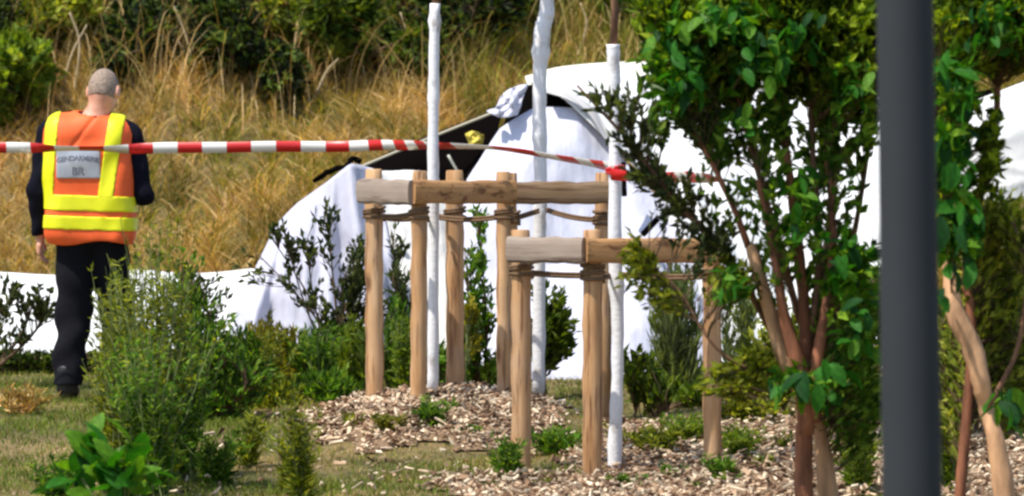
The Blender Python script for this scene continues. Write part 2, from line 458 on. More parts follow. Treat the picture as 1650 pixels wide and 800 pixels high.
def spire(name, label, cat, base, top, ns, spread, L, w, per, lm, group=None, sr=0.004, lean=0.0):
    """An upright weed: ns thin stems fanning out, narrow leaves all the way up. base: (px, Y); top: py; spread px."""
    bx = X(base[0], base[1]); b = Vector((bx, base[1], gz(bx, base[1]) - 0.02))
    t = thing(name, b, label, cat, group)
    H = at(base[0], top, base[1]).z - b.z; sw = PX(spread, base[1])
    K = 8; P = np.zeros((ns, K, 3))
    tip = np.stack([rng.normal(size=ns) * sw * .55 + lean * H, rng.normal(size=ns) * sw * .55, H * rng.uniform(.55, 1.02, ns)], -1)
    st = rng.normal(size=(ns, 3)) * np.array([.35 * sw, .35 * sw, 0]) * .5
    for k in range(K):
        u = k / (K - 1)
        P[:, k] = np.array(b) + st * (1 - u) + tip * np.array([u ** 1.5, u ** 1.5, u])[None] + rng.normal(size=(ns, 3)) * 0.006
    V, Q = twig_tubes(P, np.linspace(1, .35, K) * sr)
    obj('stem', V, Q, M_stem_green, t)
    s = rng.uniform(.10, 1.0, (ns, per)) * (K - 1.001); i0 = s.astype(int); f = (s - i0)[..., None]
    idx = np.arange(ns)[:, None]
    pos = (P[idx, i0] * (1 - f) + P[idx, i0 + 1] * f).reshape(-1, 3)
    m = len(pos); d = rng.normal(size=(m, 3)) * np.array([1, 1, .4]) + np.array([0, 0, 0.8])
    sc = (1.15 - 0.6 * s.reshape(-1) / K)
    V, T = leaf_verts(pos, d, L * sc * rng.uniform(.7, 1.3, m), w * sc)
    obj('foliage', V, T, lm, t, kind='stuff')
    return t

# one big leaf, shared by all large leaves
def big_leaf_mesh(name, m, wf=0.5):
    ts = np.linspace(0, 1, 6); V = []
    for t in ts:
        wd = wf * math.sin(math.pi * min(1, t * 0.92 + 0.04)) ** 0.8 * 0.5
        z = -0.22 * t * t
        V += [(-wd, t, z + wd * .35), (0, t, z), (wd, t, z + wd * .35)]
    Q = []
    for i in range(5):
        a = i * 3
        Q += [(a, a + 1, a + 4, a + 3), (a + 1, a + 2, a + 5, a + 4)]
    return new_mesh(name, V, np.array(Q), m, smooth=True)
BIG = [big_leaf_mesh('leaf', L_fresh, 0.55)]
for cols, nm in (([(0.010, 0.060, 0.008)] * 3, 'deep'), ([(0.03, 0.15, 0.010)] * 3, 'bright'), ([(0.10, 0.24, 0.015)] * 3, 'light')):
    BIG.append(big_leaf_mesh('leaf', leaf_mat('broad_leaf_' + nm, cols, 0.4, 0.6, 0.2), 0.55))
def big_leaf(parent, p, d, size, kind=None, roll=None):
    d = Vector(d).normalized()
    q = d.to_track_quat('Y', 'Z')
    me = BIG[kind if kind is not None else random.randrange(1, 4)]
    o = bpy.data.objects.new('leaf', me); C.objects.link(o)
    o.parent = parent
    M_ = Matrix.Translation(Vector(p) - origin_of(parent)) @ q.to_matrix().to_4x4() @ Matrix.Rotation(random.uniform(-1, 1) if roll is None else roll, 4, 'Y') @ Matrix.Scale(size, 4)
    o.matrix_local = M_
    return o

# ------------------------------------------------------------------ grass and chips
def scatter(n, x0, x1, y0, y1):
    x = rng.uniform(x0, x1, n); y = rng.uniform(y0, y1, n); return x, y
def lownoise(x, y, s=1.0, ph=0.0):
    return (np.sin(x * 2.1 * s + ph) * np.cos(y * 1.7 * s - ph) + .6 * np.sin(x * 4.7 * s - y * 3.1 * s + ph * 2) + .4 * np.sin(x * 9.1 * s + y * 7.7 * s)) / 1.6
def bank_grass(name, label, n, m, sel, hmin, hmax):
    x, y = scatter(n, -5.2, 5.6, 29.2, 35.5)
    k = sel(x, y); x, y = x[k], y[k]
    # clumping: pull towards tuft centres
    cx = np.round(x / .28) * .28 + .09 * np.sin(np.round(y / .28) * 5.1 + np.round(x / .28) * 3.3); cy = np.round(y / .28) * .28
    f = rng.random(len(x)) * .65
    x = x * (1 - f) + cx * f; y = y * (1 - f) + cy * f
    pos = np.stack([x, y, ground(x, y) - .02], -1)
    h = rng.uniform(hmin, hmax, len(x)) * (1 + .35 * lownoise(x, y, .8, 1))
    ld = unit(np.stack([rng.normal(size=len(x)) * 1.5 + .5 * lownoise(x, y, .7, 3) + (x - cx) * 6, rng.normal(size=len(x)) * .7 - .5 + (y - cy) * 5], -1)) * (h * rng.uniform(.25, 1.15, len(x)))[:, None]
    V, T = blades(pos, h, rng.uniform(.006, .014, len(x)), ld, 5, 1.3)
    tag(obj(name, V, T, m), label, kind='stuff')
bank_grass('dry_grass', 'golden dry grass covering the bank', 95000, G_dry, lambda x, y: lownoise(x, y, .6, .5) + rng.normal(size=len(x)) * .35 + (1.0 - (x + 4.5) * .13) > 0.05, .12, .36)
bank_grass('olive_grass', 'olive green grass growing through the dry bank', 70000, G_olive, lambda x, y: lownoise(x, y, .6, .5) + rng.normal(size=len(x)) * .35 + (1.0 - (x + 4.5) * .13) < 0.45, .10, .34)

def tall_grass(name, label, n, m, ya, yb, hmin, hmax, lean, wmin=.005, wmax=.010, x0=-5.2, x1=3.2):
    x, y = scatter(n, x0, x1, ya, yb); k = lownoise(x, y, 1.3, 2.2) + rng.normal(size=n) * .3 > -.1; x, y = x[k], y[k]; n = len(x)
    pos = np.stack([x, y, ground(x, y) - .02], -1); h = rng.uniform(hmin, hmax, n)
    ld = rng.normal(size=(n, 2)) * (h * lean)[:, None]
    V, T = blades(pos, h, rng.uniform(wmin, wmax, n), ld, 6, 1.2)
    tag(obj(name, V, T, m), label, kind='stuff')
tall_grass('tall_dry_grass', 'tall pale grass stalks standing before the dark shrubs', 4200, G_dry, 32.2, 34.2, .35, 1.1, .3)
tall_grass('flattened_straw', 'pale straw lying flat over the bank grass', 16000, leaf_mat('pale_straw', [(0.28, 0.20, 0.08), (0.50, 0.37, 0.17), (0.74, 0.60, 0.34)], .2, .8, .1), 29.6, 33.0, .05, .16, 1.8, .006, .013, -5.2, 5)
tall_grass('olive_grass', 'tall olive grass on the bank above the tent', 5000, G_olive, 32.2, 35.8, .4, .9, .35, .006, .012, -.4, 2.0)
def lawn(name, label, n, m, want, hm, wd):
    x, y = scatter(n, -3.6, 3.8, 18.6, 29.3)
    k = (rng.random(len(x)) < want(x, y)) & (mulch_w(x, y) < rng.random(len(x)) * .8 + .1)
    x, y = x[k], y[k]
    pos = np.stack([x, y, ground(x, y) - .005], -1)
    h = hm * rng.uniform(.4, 1.3, len(x)) * (1 + .5 * lownoise(x, y, 1.6, 2))
    ld = rng.normal(size=(len(x), 2)) * (h * .5)[:, None]
    V, T = blades(pos, h, rng.uniform(.6, 1.4, len(x)) * wd, ld, 3, 1)
    tag(obj(name, V, T, m), label, kind='stuff')
green_f = lambda x, y: np.clip(.30 + .5 * lownoise(x, y, .9, 4) + 1.2 * np.exp(-((y - 20.75) / .38) ** 2) * (x > -1.9) + .9 * np.exp(-((y - 23.4) / .55) ** 2) * (x < -1.3) + .45 * (x < -1.4), .06, 1)
lawn('lawn_grass', 'short green turf on the ground in front of the tent', 190000, G_lawn, green_f, .05, .006)
lawn('dry_turf', 'tan dried turf between the trees', 170000, G_lawn_dry, lambda x, y: np.clip(1.05 - green_f(x, y), .05, 1), .035, .006)

def chips(name, label, n, box, sel):
    x, y = scatter(n, *box); k = (rng.random(len(x)) < mulch_w(x, y)) & sel(x, y); x, y = x[k], y[k]; n = len(x)
    big = rng.random(n) < .25
    Lh = np.where(big, rng.uniform(.018, .042, n), rng.uniform(.005, .018, n)) * .85; wh = rng.uniform(.004, .012, n) * np.where(big, 1.2, 1); th = rng.uniform(.002, .006, n)
    a = unit(rng.normal(size=(n, 3)) * np.array([1, 1, .5])); b = unit(np.cross(a, rng.normal(size=(n, 3)) * .5 + np.array([0, 0, 1.]))); c = np.cross(a, b)
    ctr = np.stack([x, y, ground(x, y) + .012 + rng.random(n) ** 2 * .05], -1)
    sg = np.array([(i, j, k) for k in (-1, 1) for j in (-1, 1) for i in (-1, 1)], float)
    tp = np.where(sg[:, 0] > 0, .55, 1.0)
    V = ctr[:, None] + a[:, None] * (sg[:, 0][None, :, None] * Lh[:, None, None]) + b[:, None] * ((sg[:, 1] * tp)[None, :, None] * wh[:, None, None]) + c[:, None] * ((sg[:, 2] * tp)[None, :, None] * th[:, None, None])
    F = np.array([(0, 2, 3, 1), (4, 5, 7, 6), (0, 1, 5, 4), (2, 6, 7, 3), (0, 4, 6, 2), (1, 3, 7, 5)])
    Q = F[None] + (np.arange(n) * 8)[:, None, None]
    tag(obj(name, V.reshape(-1, 3), Q.reshape(-1, 4), M_chip), label, kind='stuff')
_mw = mulch_w
def mulch_w(x, y): return np.maximum(_mw(x, y), .035 + .05 * np.exp(-((x + .9) / .5) ** 2 - ((y - 22.3) / .5) ** 2))
chips('scattered_wood_chips', 'loose wood chips scattered over the turf left of the mound', 9000, (-2.2, .6, 20.2, 23.8), lambda x, y: _mw(x, y) < .5)
mulch_w = _mw
chips('wood_chips', 'pale wood chip mulch heaped round the far white trunk', 9000, (-1.3, .55, 22.2, 24.4), lambda x, y: x < .45)
chips('wood_chips', 'pale wood chip mulch spread under the near stake frame', 22000, (-.8, 4.0, 19.6, 23.9), lambda x, y: ~((x < .45) & (y > 22.2)))

# ------------------------------------------------------------------ tents and sheets
def sheet(name, rows, m, parent, k=14, folds=None, amp=0.03, thick=0.004, seed=0, wr=0.012, taut=0.0):
    """A cloth through rows of control points (px, py, Y)."""
    G = np.array([[tuple(at(*p)) for p in r] for r in rows], float)
    def lin(r):
        r = np.asarray(r); return np.array([r[i] * (1 - j / k) + r[i + 1] * j / k for i in range(len(r) - 1) for j in range(k)] + [r[-1]])
    def path(r): return smooth_path(r, k) * (1 - taut) + lin(r) * taut
    A = np.array([path(r) for r in G])
    B = np.array([path(A[:, j]) for j in range(A.shape[1])])       # columns x rows
    B = B.transpose(1, 0, 2); nr, nc = B.shape[:2]
    u = np.linspace(0, 1, nc)[None]; v = np.linspace(0, 1, nr)[:, None]
    r_ = np.random.default_rng(seed)
    off = np.zeros((nr, nc))
    if folds: 
        for i in range(4):
            f = folds * r_.uniform(.5, 1.6); ph = r_.uniform(0, 6.28)
            off += amp * (0.25 + v) * (1.3 * np.abs(np.sin(math.pi * f * u + ph + v * r_.uniform(-1.0, 1.0))) ** .8 - .8) * r_.uniform(.3, .8)
    for i in range(6):
        off += wr * r_.uniform(.3, 1) * np.sin((u * r_.uniform(-14, 14) + v * r_.uniform(-12, 12)) + r_.uniform(0, 6))
    for i in range(7):
        a_, b_, c_ = r_.uniform(-7, 7), r_.uniform(-6, 6), r_.uniform(0, 6)
        off += -wr * 1.3 * r_.uniform(.3, 1) * (1 - np.abs(np.sin(u * a_ + v * b_ + c_))) ** 3
    B[..., 1] += off
    i = np.arange(nc - 1)[None] + np.arange(nr - 1)[:, None] * nc
    Q = np.stack([i, i + nc, i + 1 + nc, i + 1], -1).reshape(-1, 4)
    o = obj(name, B.reshape(-1, 3), Q, m, parent, smooth=True)
    md = o.modifiers.new('thickness', 'SOLIDIFY'); md.thickness = thick; md.offset = 1
    return o
def bar(name, p0, p1, r, m, parent, n=8, mid=None):
    mb = MB(); pts = [at(*p0)] + ([at(*q) for q in mid] if mid else []) + [at(*p1)]
    P = smooth_path([tuple(p) for p in pts], 6); tube(mb, P, r, n)
    return mb.build(name, m, parent, smooth=True)

tx = X(850, 27); tent = thing('tent', (tx, 27.2, gz(tx, 27.2)), 'large sagging white tent behind the wooden stakes, with a black gap in its side', 'tent')
sheet('left_drape', [
    [(446, 362, 27.5), (480, 328, 27.35), (525, 296, 27.2), (566, 264, 27.05), (602, 272, 27.1)],
    [(414, 428, 27.4), (460, 405, 27.15), (515, 385, 27.0), (575, 372, 26.9), (625, 370, 27.0)],
    [(384, 500, 27.2), (446, 485, 26.95), (510, 475, 26.85), (585, 465, 26.8), (645, 465, 26.95)],
    [(362, 575, 27.1), (434, 578, 26.8), (512, 580, 26.7), (595, 580, 26.65), (665, 580, 26.85)]], M_drape_shaded, tent, folds=5, amp=.11, seed=3, wr=.035, taut=.8)
sheet('middle_panel', [
    [(590, 274, 27.5), (625, 276, 27.5), (662, 275, 27.5), (704, 280, 27.55)],
    [(600, 380, 27.4), (640, 380, 27.4), (690, 375, 27.4), (742, 372, 27.45)],
    [(600, 480, 27.3), (650, 480, 27.25), (710, 480, 27.2), (770, 480, 27.3)],
    [(600, 595, 27.2), (660, 595, 27.1), (720, 595, 27.1), (800, 595, 27.1)]], M_sheet, tent, folds=2.5, amp=.02, seed=5)
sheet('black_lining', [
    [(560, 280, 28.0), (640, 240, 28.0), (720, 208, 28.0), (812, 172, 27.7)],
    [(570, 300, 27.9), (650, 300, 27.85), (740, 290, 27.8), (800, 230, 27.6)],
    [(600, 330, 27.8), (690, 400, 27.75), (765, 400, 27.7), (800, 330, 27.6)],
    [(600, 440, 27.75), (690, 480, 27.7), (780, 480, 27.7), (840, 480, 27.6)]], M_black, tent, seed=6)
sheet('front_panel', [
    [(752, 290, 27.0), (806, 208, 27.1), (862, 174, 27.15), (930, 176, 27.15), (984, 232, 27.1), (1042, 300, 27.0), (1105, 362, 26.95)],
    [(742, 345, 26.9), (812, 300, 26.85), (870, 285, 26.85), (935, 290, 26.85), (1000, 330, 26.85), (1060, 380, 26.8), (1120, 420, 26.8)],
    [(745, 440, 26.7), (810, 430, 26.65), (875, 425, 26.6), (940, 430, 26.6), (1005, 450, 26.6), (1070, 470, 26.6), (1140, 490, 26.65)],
    [(730, 610, 26.3), (800, 618, 26.1), (870, 626, 25.95), (940, 626, 25.95), (1010, 620, 26.0), (1080, 615, 26.1), (1150, 605, 26.3)]], M_sheet_shaded, tent, k=9, folds=3, amp=.04, seed=8, wr=.03, taut=.75)
sheet('roof_panel', [
    [(846, 128, 27.7), (915, 113, 28.1), (1055, 108, 28.4), (1250, 128, 28.4), (1470, 168, 28.4)],
    [(908, 160, 27.15), (985, 172, 27.3), (1080, 190, 27.4), (1250, 215, 27.4), (1470, 235, 27.4)],
    [(988, 236, 27.0), (1060, 268, 27.0), (1135, 310, 27.0), (1260, 340, 26.95), (1470, 350, 27.0)],
    [(1062, 320, 26.9), (1125, 380, 26.8), (1200, 415, 26.8), (1300, 430, 26.8), (1470, 440, 26.8)],
    [(1120, 600, 26.6), (1175, 605, 26.5), (1250, 610, 26.5), (1340, 610, 26.5), (1470, 610, 26.5)]], M_sheet, tent, folds=4, amp=.04, seed=9, wr=.03, taut=.5)
sheet('roof_edge', [
    [(846, 124, 27.72), (915, 107, 28.1), (1055, 101, 28.4), (1250, 120, 28.4)],
    [(850, 138, 27.55), (940, 130, 28.0), (1055, 126, 28.1), (1250, 146, 28.1)]], M_sheet_cream, tent, k=8, seed=10, wr=.004)
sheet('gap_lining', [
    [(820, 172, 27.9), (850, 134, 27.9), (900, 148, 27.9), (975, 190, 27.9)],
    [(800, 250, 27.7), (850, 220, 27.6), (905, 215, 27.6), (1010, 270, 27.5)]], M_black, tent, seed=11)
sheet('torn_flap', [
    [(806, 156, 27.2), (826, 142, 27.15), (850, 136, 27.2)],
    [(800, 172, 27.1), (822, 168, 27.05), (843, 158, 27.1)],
    [(783, 180, 27.05), (808, 190, 27.0), (834, 186, 27.05)]], M_sheet_shaded, tent, seed=12, wr=.02)
sheet('curled_hem', [
    [(878, 146, 27.1), (915, 150, 27.1), (958, 178, 27.05), (990, 234, 27.0)],
    [(880, 150, 27.02), (912, 160, 27.0), (945, 180, 26.98), (975, 226, 26.95)]], plain('grey_hem', (0.5, 0.48, 0.46), .7), tent, seed=13, wr=.004)
bar('hem_pole', (575, 272, 27.75), (800, 180, 27.5), .009, M_hem, tent, mid=[(690, 224, 27.7)])
bar('frame_pole', (722, 250, 27.5), (748, 296, 27.5), .008, plain('pale_pole', (.5, .5, .42), .5), tent)
bar('tension_strap', (1036, 378, 26.6), (1066, 346, 26.5), .018, M_black, tent)
bar('strut', (1004, 262, 26.75), (1006, 316, 26.7), .016, M_black, tent)
bar('clamp', (1060, 352, 26.46), (1082, 330, 26.46), .026, M_steel, tent)
sheet('yellow_rag', [[(750, 216, 27.4), (764, 212, 27.3), (780, 218, 27.4)], [(754, 226, 27.35), (766, 228, 27.25), (778, 230, 27.35)], [(758, 238, 27.4), (768, 240, 27.3), (774, 236, 27.4)]], M_yellow, tent, seed=14, wr=.02)
mb = MB(); P = smooth_path([tuple(at(*p)) for p in [(506, 292, 27.3), (532, 276, 27.25), (560, 268, 27.15), (568, 255, 27.15), (582, 262, 27.15)]], 5)
tube(mb, P, .018, 7, rough=.3); mb.build('black_cord', M_black, tent, smooth=True)

px2 = X(1640, 28); tent2 = thing('tent', (px2, 28.2, gz(px2, 28.2)), 'white tent at the right edge, behind the tree with the crooked tan trunk', 'tent')
sheet('roof_panel', [
    [(1535, 178, 28.8), (1600, 152, 28.8), (1680, 122, 28.8), (1800, 80, 28.8), (1940, 130, 28.8)],
    [(1540, 186, 28.2), (1600, 176, 28.1), (1680, 150, 28.0), (1800, 130, 28.0), (1940, 180, 28.2)]], M_sheet, tent2, seed=21, wr=.006)
sheet('wall_panel', [
    [(1540, 186, 28.2), (1600, 176, 28.1), (1680, 150, 28.0), (1800, 130, 28.0), (1940, 180, 28.2)],
    [(1535, 260, 28.1), (1600, 258, 28.0), (1680, 258, 28.0), (1800, 250, 28.0), (1940, 260, 28.1)],
    [(1530, 330, 28.1), (1600, 328, 28.0), (1680, 318, 28.0), (1800, 315, 28.0), (1940, 325, 28.1)]], M_sheet, tent2, folds=2, amp=.015, seed=22)
for a, b in ((1540, 28.2), (1800, 27.9), (1935, 28.2)):
    z = gz(X(a, b), b); p = at(a, 190, b); mb = MB(); tube(mb, [(p.x, p.y, z), p], .018, 8); mb.build('leg', M_steel, tent2, smooth=True)
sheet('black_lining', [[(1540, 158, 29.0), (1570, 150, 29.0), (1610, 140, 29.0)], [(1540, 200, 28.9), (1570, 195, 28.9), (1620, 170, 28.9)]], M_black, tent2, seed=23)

sx = X(180, 28); scr = thing('fabric_screen', (sx, 28, gz(sx, 28)), 'low white fabric screen standing across the foot of the grassy bank', 'screen')
for i, (a, b) in enumerate(((-210, -3), (1, 228), (232, 420))):
    m_ = (a + b) / 2
    sheet('sheet', [[(a, 442 - i * 3, 28.2), (m_, 447 - i * 3, 28.2), (b, 438 - i * 3, 28.2)],
                    [(a, 510, 27.9), (m_, 512, 27.89), (b, 510, 27.9)],
                    [(a, 586, 27.5), (m_, 588, 27.5), (b, 587, 27.5)]], M_sheet, scr, folds=1.2, amp=.006, seed=30 + i)
for a in (-205, -1, 230, 415):
    p = at(a, 438, 28.24); mb = MB(); tube(mb, [(p.x, p.y, gz(p.x, p.y)), p], .014, 8); mb.build('post', M_steel, scr, smooth=True)

# ------------------------------------------------------------------ stake frames and white trunks
def post(parent, px, top, bot, Y, wpx, seed, mname=None, name='stake'):
    a = at(px, top, Y); bz = at(px, bot, Y).z; r = PX(wpx, Y) / 2
    r_ = random.Random(seed); lx = r_.uniform(-.008, .008)
    zs = np.linspace(bz - .12, a.z, 16); mb = MB()
    pts = [(a.x + lx * (i / 15 - .5) + .002 * math.sin(i * 1.7 + seed), Y, z) for i, z in enumerate(zs)]
    rad = [r * (1 + .05 * math.sin(i * 2.1 + seed) + .03 * r_.uniform(-1, 1)) for i in range(16)]
    rad[-1] = r * .9; pts.append((pts[-1][0], Y, a.z + .004)); rad.append(r * .8)
    tube(mb, pts, rad, 14, True, .015, seed=seed)
    mb.build(name, mname or M_post, parent, smooth=True)
def beam(parent, p0, p1, hpx, thick, seed, m=None):
    """A half-round rail from p0 to p1 (px, py, Y): py is its middle."""
    a, b = at(*p0), at(*p1); h = PX(hpx, p0[2]) / 2
    d = (b - a).normalized(); fr = Vector((d.y, -d.x, 0)).normalized(); up = Vector((0, 0, 1))
    n = 16; prof = []
    for i in range(n):
        th = 2 * math.pi * i / n; c, s_ = math.cos(th), math.sin(th)
        prof.append((math.copysign(abs(c) ** .6, c) * thick / 2, math.copysign(abs(s_) ** .75, s_) * h))
    K = 12; V = []; r_ = random.Random(seed)
    for k in range(K):
        p = a.lerp(b, k / (K - 1)); sc = 1 + .04 * math.sin(k * 1.9 + seed) + r_.uniform(-.015, .015)
        for f_, u_ in prof: V.append(tuple(p + fr * f_ + up * (u_ * sc + .002 * math.sin(k + seed))))
    Q = [(k * n + j, k * n + (j + 1) % n, (k + 1) * n + (j + 1) % n, (k + 1) * n + j) for k in range(K - 1) for j in range(n)]
    V.append(tuple(a)); V.append(tuple(b)); T = []
    for j in range(n): T += [(K * n, (j + 1) % n, j), (K * n + 1, (K - 1) * n + j, (K - 1) * n + (j + 1) % n)]
    obj('rail', V, [np.array(Q), np.array(T)], m or M_beam, parent)
def ropes(parent, px, py, Y, wpx, spans, r=.009, turns=3):
    """Coils round a post at (px, py) and sagging spans to other points."""
    mb = MB(); c = at(px, py, Y); R = PX(wpx, Y) / 2 + r * .7; pts = []
    for i in range(turns * 12 + 1):
        a = i / 12 * 2 * math.pi; pts.append((c.x + R * math.cos(a), c.y + R * math.sin(a), c.z + (i / 12 - turns / 2) * r * 2.3 + .006 * math.sin(a * .7)))
    tube(mb, pts, r, 6)
    for e in spans:
        q = at(*e[:3]); sag = e[3] if len(e) > 3 else .03
        for k in range(2):
            P = [c.lerp(q, t) + Vector((0, -.012 * k, -4 * sag * t * (1 - t) - k * .014)) for t in np.linspace(0, 1, 9)]
            tube(mb, P, r * .8, 6)
    mb.build('rope', M_rope, parent, smooth=True)

f1 = thing('stake_frame', (X(700, 23.4), 23.4, gz(X(700, 23.4), 23.4)), 'farther square wooden stake frame on the wood chip mound round the leftmost white trunk', 'stake frame', 'wooden frames holding the young trees')
post(f1, 603, 274, 638, 23.45, 29, 1); post(f1, 675, 277, 640, 23.05, 26, 2)
post(f1, 733, 276, 620, 23.75, 29, 3); post(f1, 812, 278, 645, 23.35, 24, 4)
beam(f1, (580, 308, 23.36), (664, 311, 22.97), 40, .05, 5, M_beam_grey)
beam(f1, (666, 310, 22.97), (829, 310, 23.26), 38, .05, 6)
beam(f1, (585, 312, 23.50), (735, 312, 23.84), 30, .04, 7)
ropes(f1, 603, 345, 23.45, 29, [(690, 345, 23.7, .02), (675, 340, 23.1, .015)]); ropes(f1, 675, 346, 23.05, 26, [(698, 345, 23.65, .01)])
ropes(f1, 733, 345, 23.75, 29, [(705, 346, 23.7, .01)]); ropes(f1, 812, 346, 23.35, 24, [(705, 348, 23.68, .015)])
f2 = thing('stake_frame', (X(895, 23.6), 23.6, gz(X(895, 23.6), 23.6)), 'two-post stake frame with one dark rail, the middle white trunk tied to it', 'stake frame', 'wooden frames holding the young trees')
post(f2, 824, 280, 640, 23.62, 20, 8); post(f2, 972, 280, 650, 23.62, 27, 9)
beam(f2, (832, 311, 23.5), (985, 311, 23.5), 36, .05, 10, wood('wood_rail_dark', (.1, .5, 1), [(0.10, 0.055, 0.025), (0.20, 0.12, 0.055), (0.29, 0.18, 0.09), (0.36, 0.25, 0.14)], .15))
ropes(f2, 824, 352, 23.62, 22, [(868, 338, 23.8, .0)]); ropes(f2, 972, 352, 23.62, 27, [(880, 336, 23.8, .015)], turns=4)
f3 = thing('stake_frame', (X(975, 21.4), 21.4, gz(X(975, 21.4), 21.4)), 'nearest three-post stake frame, round the white trunk with the tape knotted to it', 'stake frame', 'wooden frames holding the young trees')
post(f3, 840, 372, 785, 21.35, 32, 11, M_post); post(f3, 955, 372, 785, 21.1, 32, 12); post(f3, 1148, 390, 795, 21.35, 30, 13)
beam(f3, (820, 403, 21.26), (942, 404, 21.0), 42, .05, 14, M_beam_grey)
beam(f3, (944, 404, 21.0), (1163, 404, 21.26), 40, .05, 15)
beam(f3, (850, 405, 21.46), (1150, 405, 21.8), 32, .04, 16)
ropes(f3, 840, 436, 21.35, 32, [(985, 440, 21.55, .01)]); ropes(f3, 955, 440, 21.1, 32, [(990, 440, 21.5, .01)], turns=4); ropes(f3, 1148, 442, 21.35, 30, [(995, 440, 21.6, .01)])

def white_trunk(label, pts, upper, Y, seed, ctop):
    b = at(*pts[0][:2], Y); t = thing('young_tree', (b.x, Y, gz(b.x, Y)), label, 'tree', 'white painted young trees')
    P = smooth_path([(*at(p[0], p[1], Y), PX(p[2] / 2, Y)) for p in pts], 8); r_ = np.random.default_rng(seed)
    rad = P[:, 3] * (1 + .045 * np.sin(np.arange(len(P)) * .55 + seed) + .025 * r_.normal(size=len(P))); mb = MB()
    for i in range(3, len(P), 9): rad[i] *= 1.18
    tube(mb, P[:, :3], rad, 14, True, .07, seed=seed); mb.build('trunk', M_white_bark, t, smooth=True)
    # the bare stem above the paint, limbs and a small crown
    mb = MB(); top = P[-1, :3]; q = [tuple(top - np.array([0, 0, .01]))]
    for i in range(1, 8): q.append((top[0] + upper * i * .02 + .01 * math.sin(i * 2), top[1], top[2] + i * .16))
    tube(mb, q, list(np.linspace(P[-1, 3] * .62, .005, 8)), 8, True, .06)
    sp_ = [np.array(q)]
    for i in range(9):
        s0 = np.array(q[min(7, 3 + i // 2)]); a = i * 2.4 + seed; e = s0 + np.array([math.cos(a) * .3, math.sin(a) * .3, .25])
        pp = smooth_path([s0, (s0 + e) / 2 + np.array([0, 0, -.03]), e], 4); tube(mb, pp, list(np.linspace(.007, .003, len(pp))), 5); sp_.append(pp)
    mb.build('stem', M_bark, t, smooth=True)
    leafy_parts(t, np.concatenate(sp_), [((top[0], top[1], top[2] + ctop), (.4, .4, .4), 160)], .06, .035, 7, L_mid, M_twig, .0025)
    return t
white_trunk('leftmost white trunk, standing inside the square stake frame', [(697, 640, 17), (699, 400, 17), (698, 230, 18), (699, 120, 17), (701, 6, 18)], 0, 23.4, 1, 1.0)
white_trunk('middle white trunk with knobbly bark, tied behind the dark rail', [(868, 640, 20), (869, 400, 20), (871, 290, 21), (869, 180, 22), (873, 60, 26), (881, 20, 24), (880, -30, 22)], .3, 23.85, 2, 1.1)
white_trunk('white trunk nearest the camera, thicker at its foot, inside the three-post frame', [(991, 785, 27), (990, 735, 22), (996, 560, 19), (991, 400, 22), (991, 240, 19), (989, 120, 20), (988, 72, 21)], 0, 21.42, 3, 1.15)

# ------------------------------------------------------------------ barrier tape
def f_tape(col):
    def f(N, L, b, out):
        b.inputs['Base Color'].default_value = (*col, 1); b.inputs['Roughness'].default_value = .35
        t = N.new('ShaderNodeBsdfTranslucent'); t.inputs['Color'].default_value = (*col, 1)
        mx = N.new('ShaderNodeMixShader'); mx.inputs[0].default_value = .2
        L.new(b.outputs[0], mx.inputs[1]); L.new(t.outputs[0], mx.inputs[2]); L.new(mx.outputs[0], out.inputs[0])
    return f
T_red = mat('tape_red', f_tape((0.62, 0.02, 0.02))); T_white = mat('tape_white', f_tape((0.80, 0.78, 0.74)))
tp = [(-260, 236, 24.6, 10), (-60, 238, 24.5, 12), (40, 238, 24.45, 15), (95, 240, 24.42, 62), (170, 240, 24.42, 60), (215, 240, 24.42, 25), (260, 239, 24.4, 5), (400, 237, 24.35, 8), (560, 236, 24.3, 5),
      (635, 234, 24.0, 22), (700, 235, 23.55, 50)]
tp1 = [(700, 235, 23.55, 50), (780, 238, 23.2, 68), (830, 243, 23.0, 60), (870, 249, 22.85, 55), (925, 259, 22.3, 50), (962, 266, 21.8, 40), (989, 270, 21.3, 15)]
tp2 = [(984, 281, 21.3, 12), (1010, 284, 21.2, 30), (1060, 286, 20.4, 45), (1110, 286, 19.6, 30), (1158, 287, 18.6, 60)]
tt = thing('barrier_tape', at(989, 275, 21.3), 'red and white striped plastic tape stretched past the person and the white trunks', 'barrier tape')
def ribbon(pts, phase, name, st=.131):
    P = smooth_path([(*at(a, b, y), tw) for a, b, y, tw in pts], 24)
    # resample by length so that the stripes have clean ends
    s = np.concatenate([[0], np.cumsum(np.linalg.norm(np.diff(P[:, :3], axis=0), axis=1))])
    cuts = np.arange(s[0], s[-1], st / 4); P = np.stack([np.interp(cuts, s, P[:, j]) for j in range(4)], -1)
    V = []; w = .029
    for i, p in enumerate(P):
        t = P[min(i + 1, len(P) - 1), :3] - P[max(i - 1, 0), :3]; t = t / np.linalg.norm(t)
        up = np.array([0, 0, 1.]); up -= t * up.dot(t); up /= np.linalg.norm(up); sd_ = np.cross(t, up)
        tw = math.radians(p[3]); d = up * math.cos(tw) + sd_ * math.sin(tw)
        sag = .0015 * math.sin(i * .37)
        V += [p[:3] - d * w + [0, 0, sag], p[:3] + d * w + [0, 0, sag], ]
    n = len(P); Q = np.array([(2 * i, 2 * i + 2, 2 * i + 3, 2 * i + 1) for i in range(n - 1)])
    mi = [(int((i + phase) // 4)) % 2 for i in range(n - 1)]
    o = obj(name, V, Q, [T_red, T_white], tt, mi=mi, smooth=True)
    md = o.modifiers.new('thickness', 'SOLIDIFY'); md.thickness = .0008
ribbon(tp, 0, 'ribbon'); ribbon(tp1, 2, 'ribbon', .34); ribbon(tp2, 1, 'ribbon', .30)
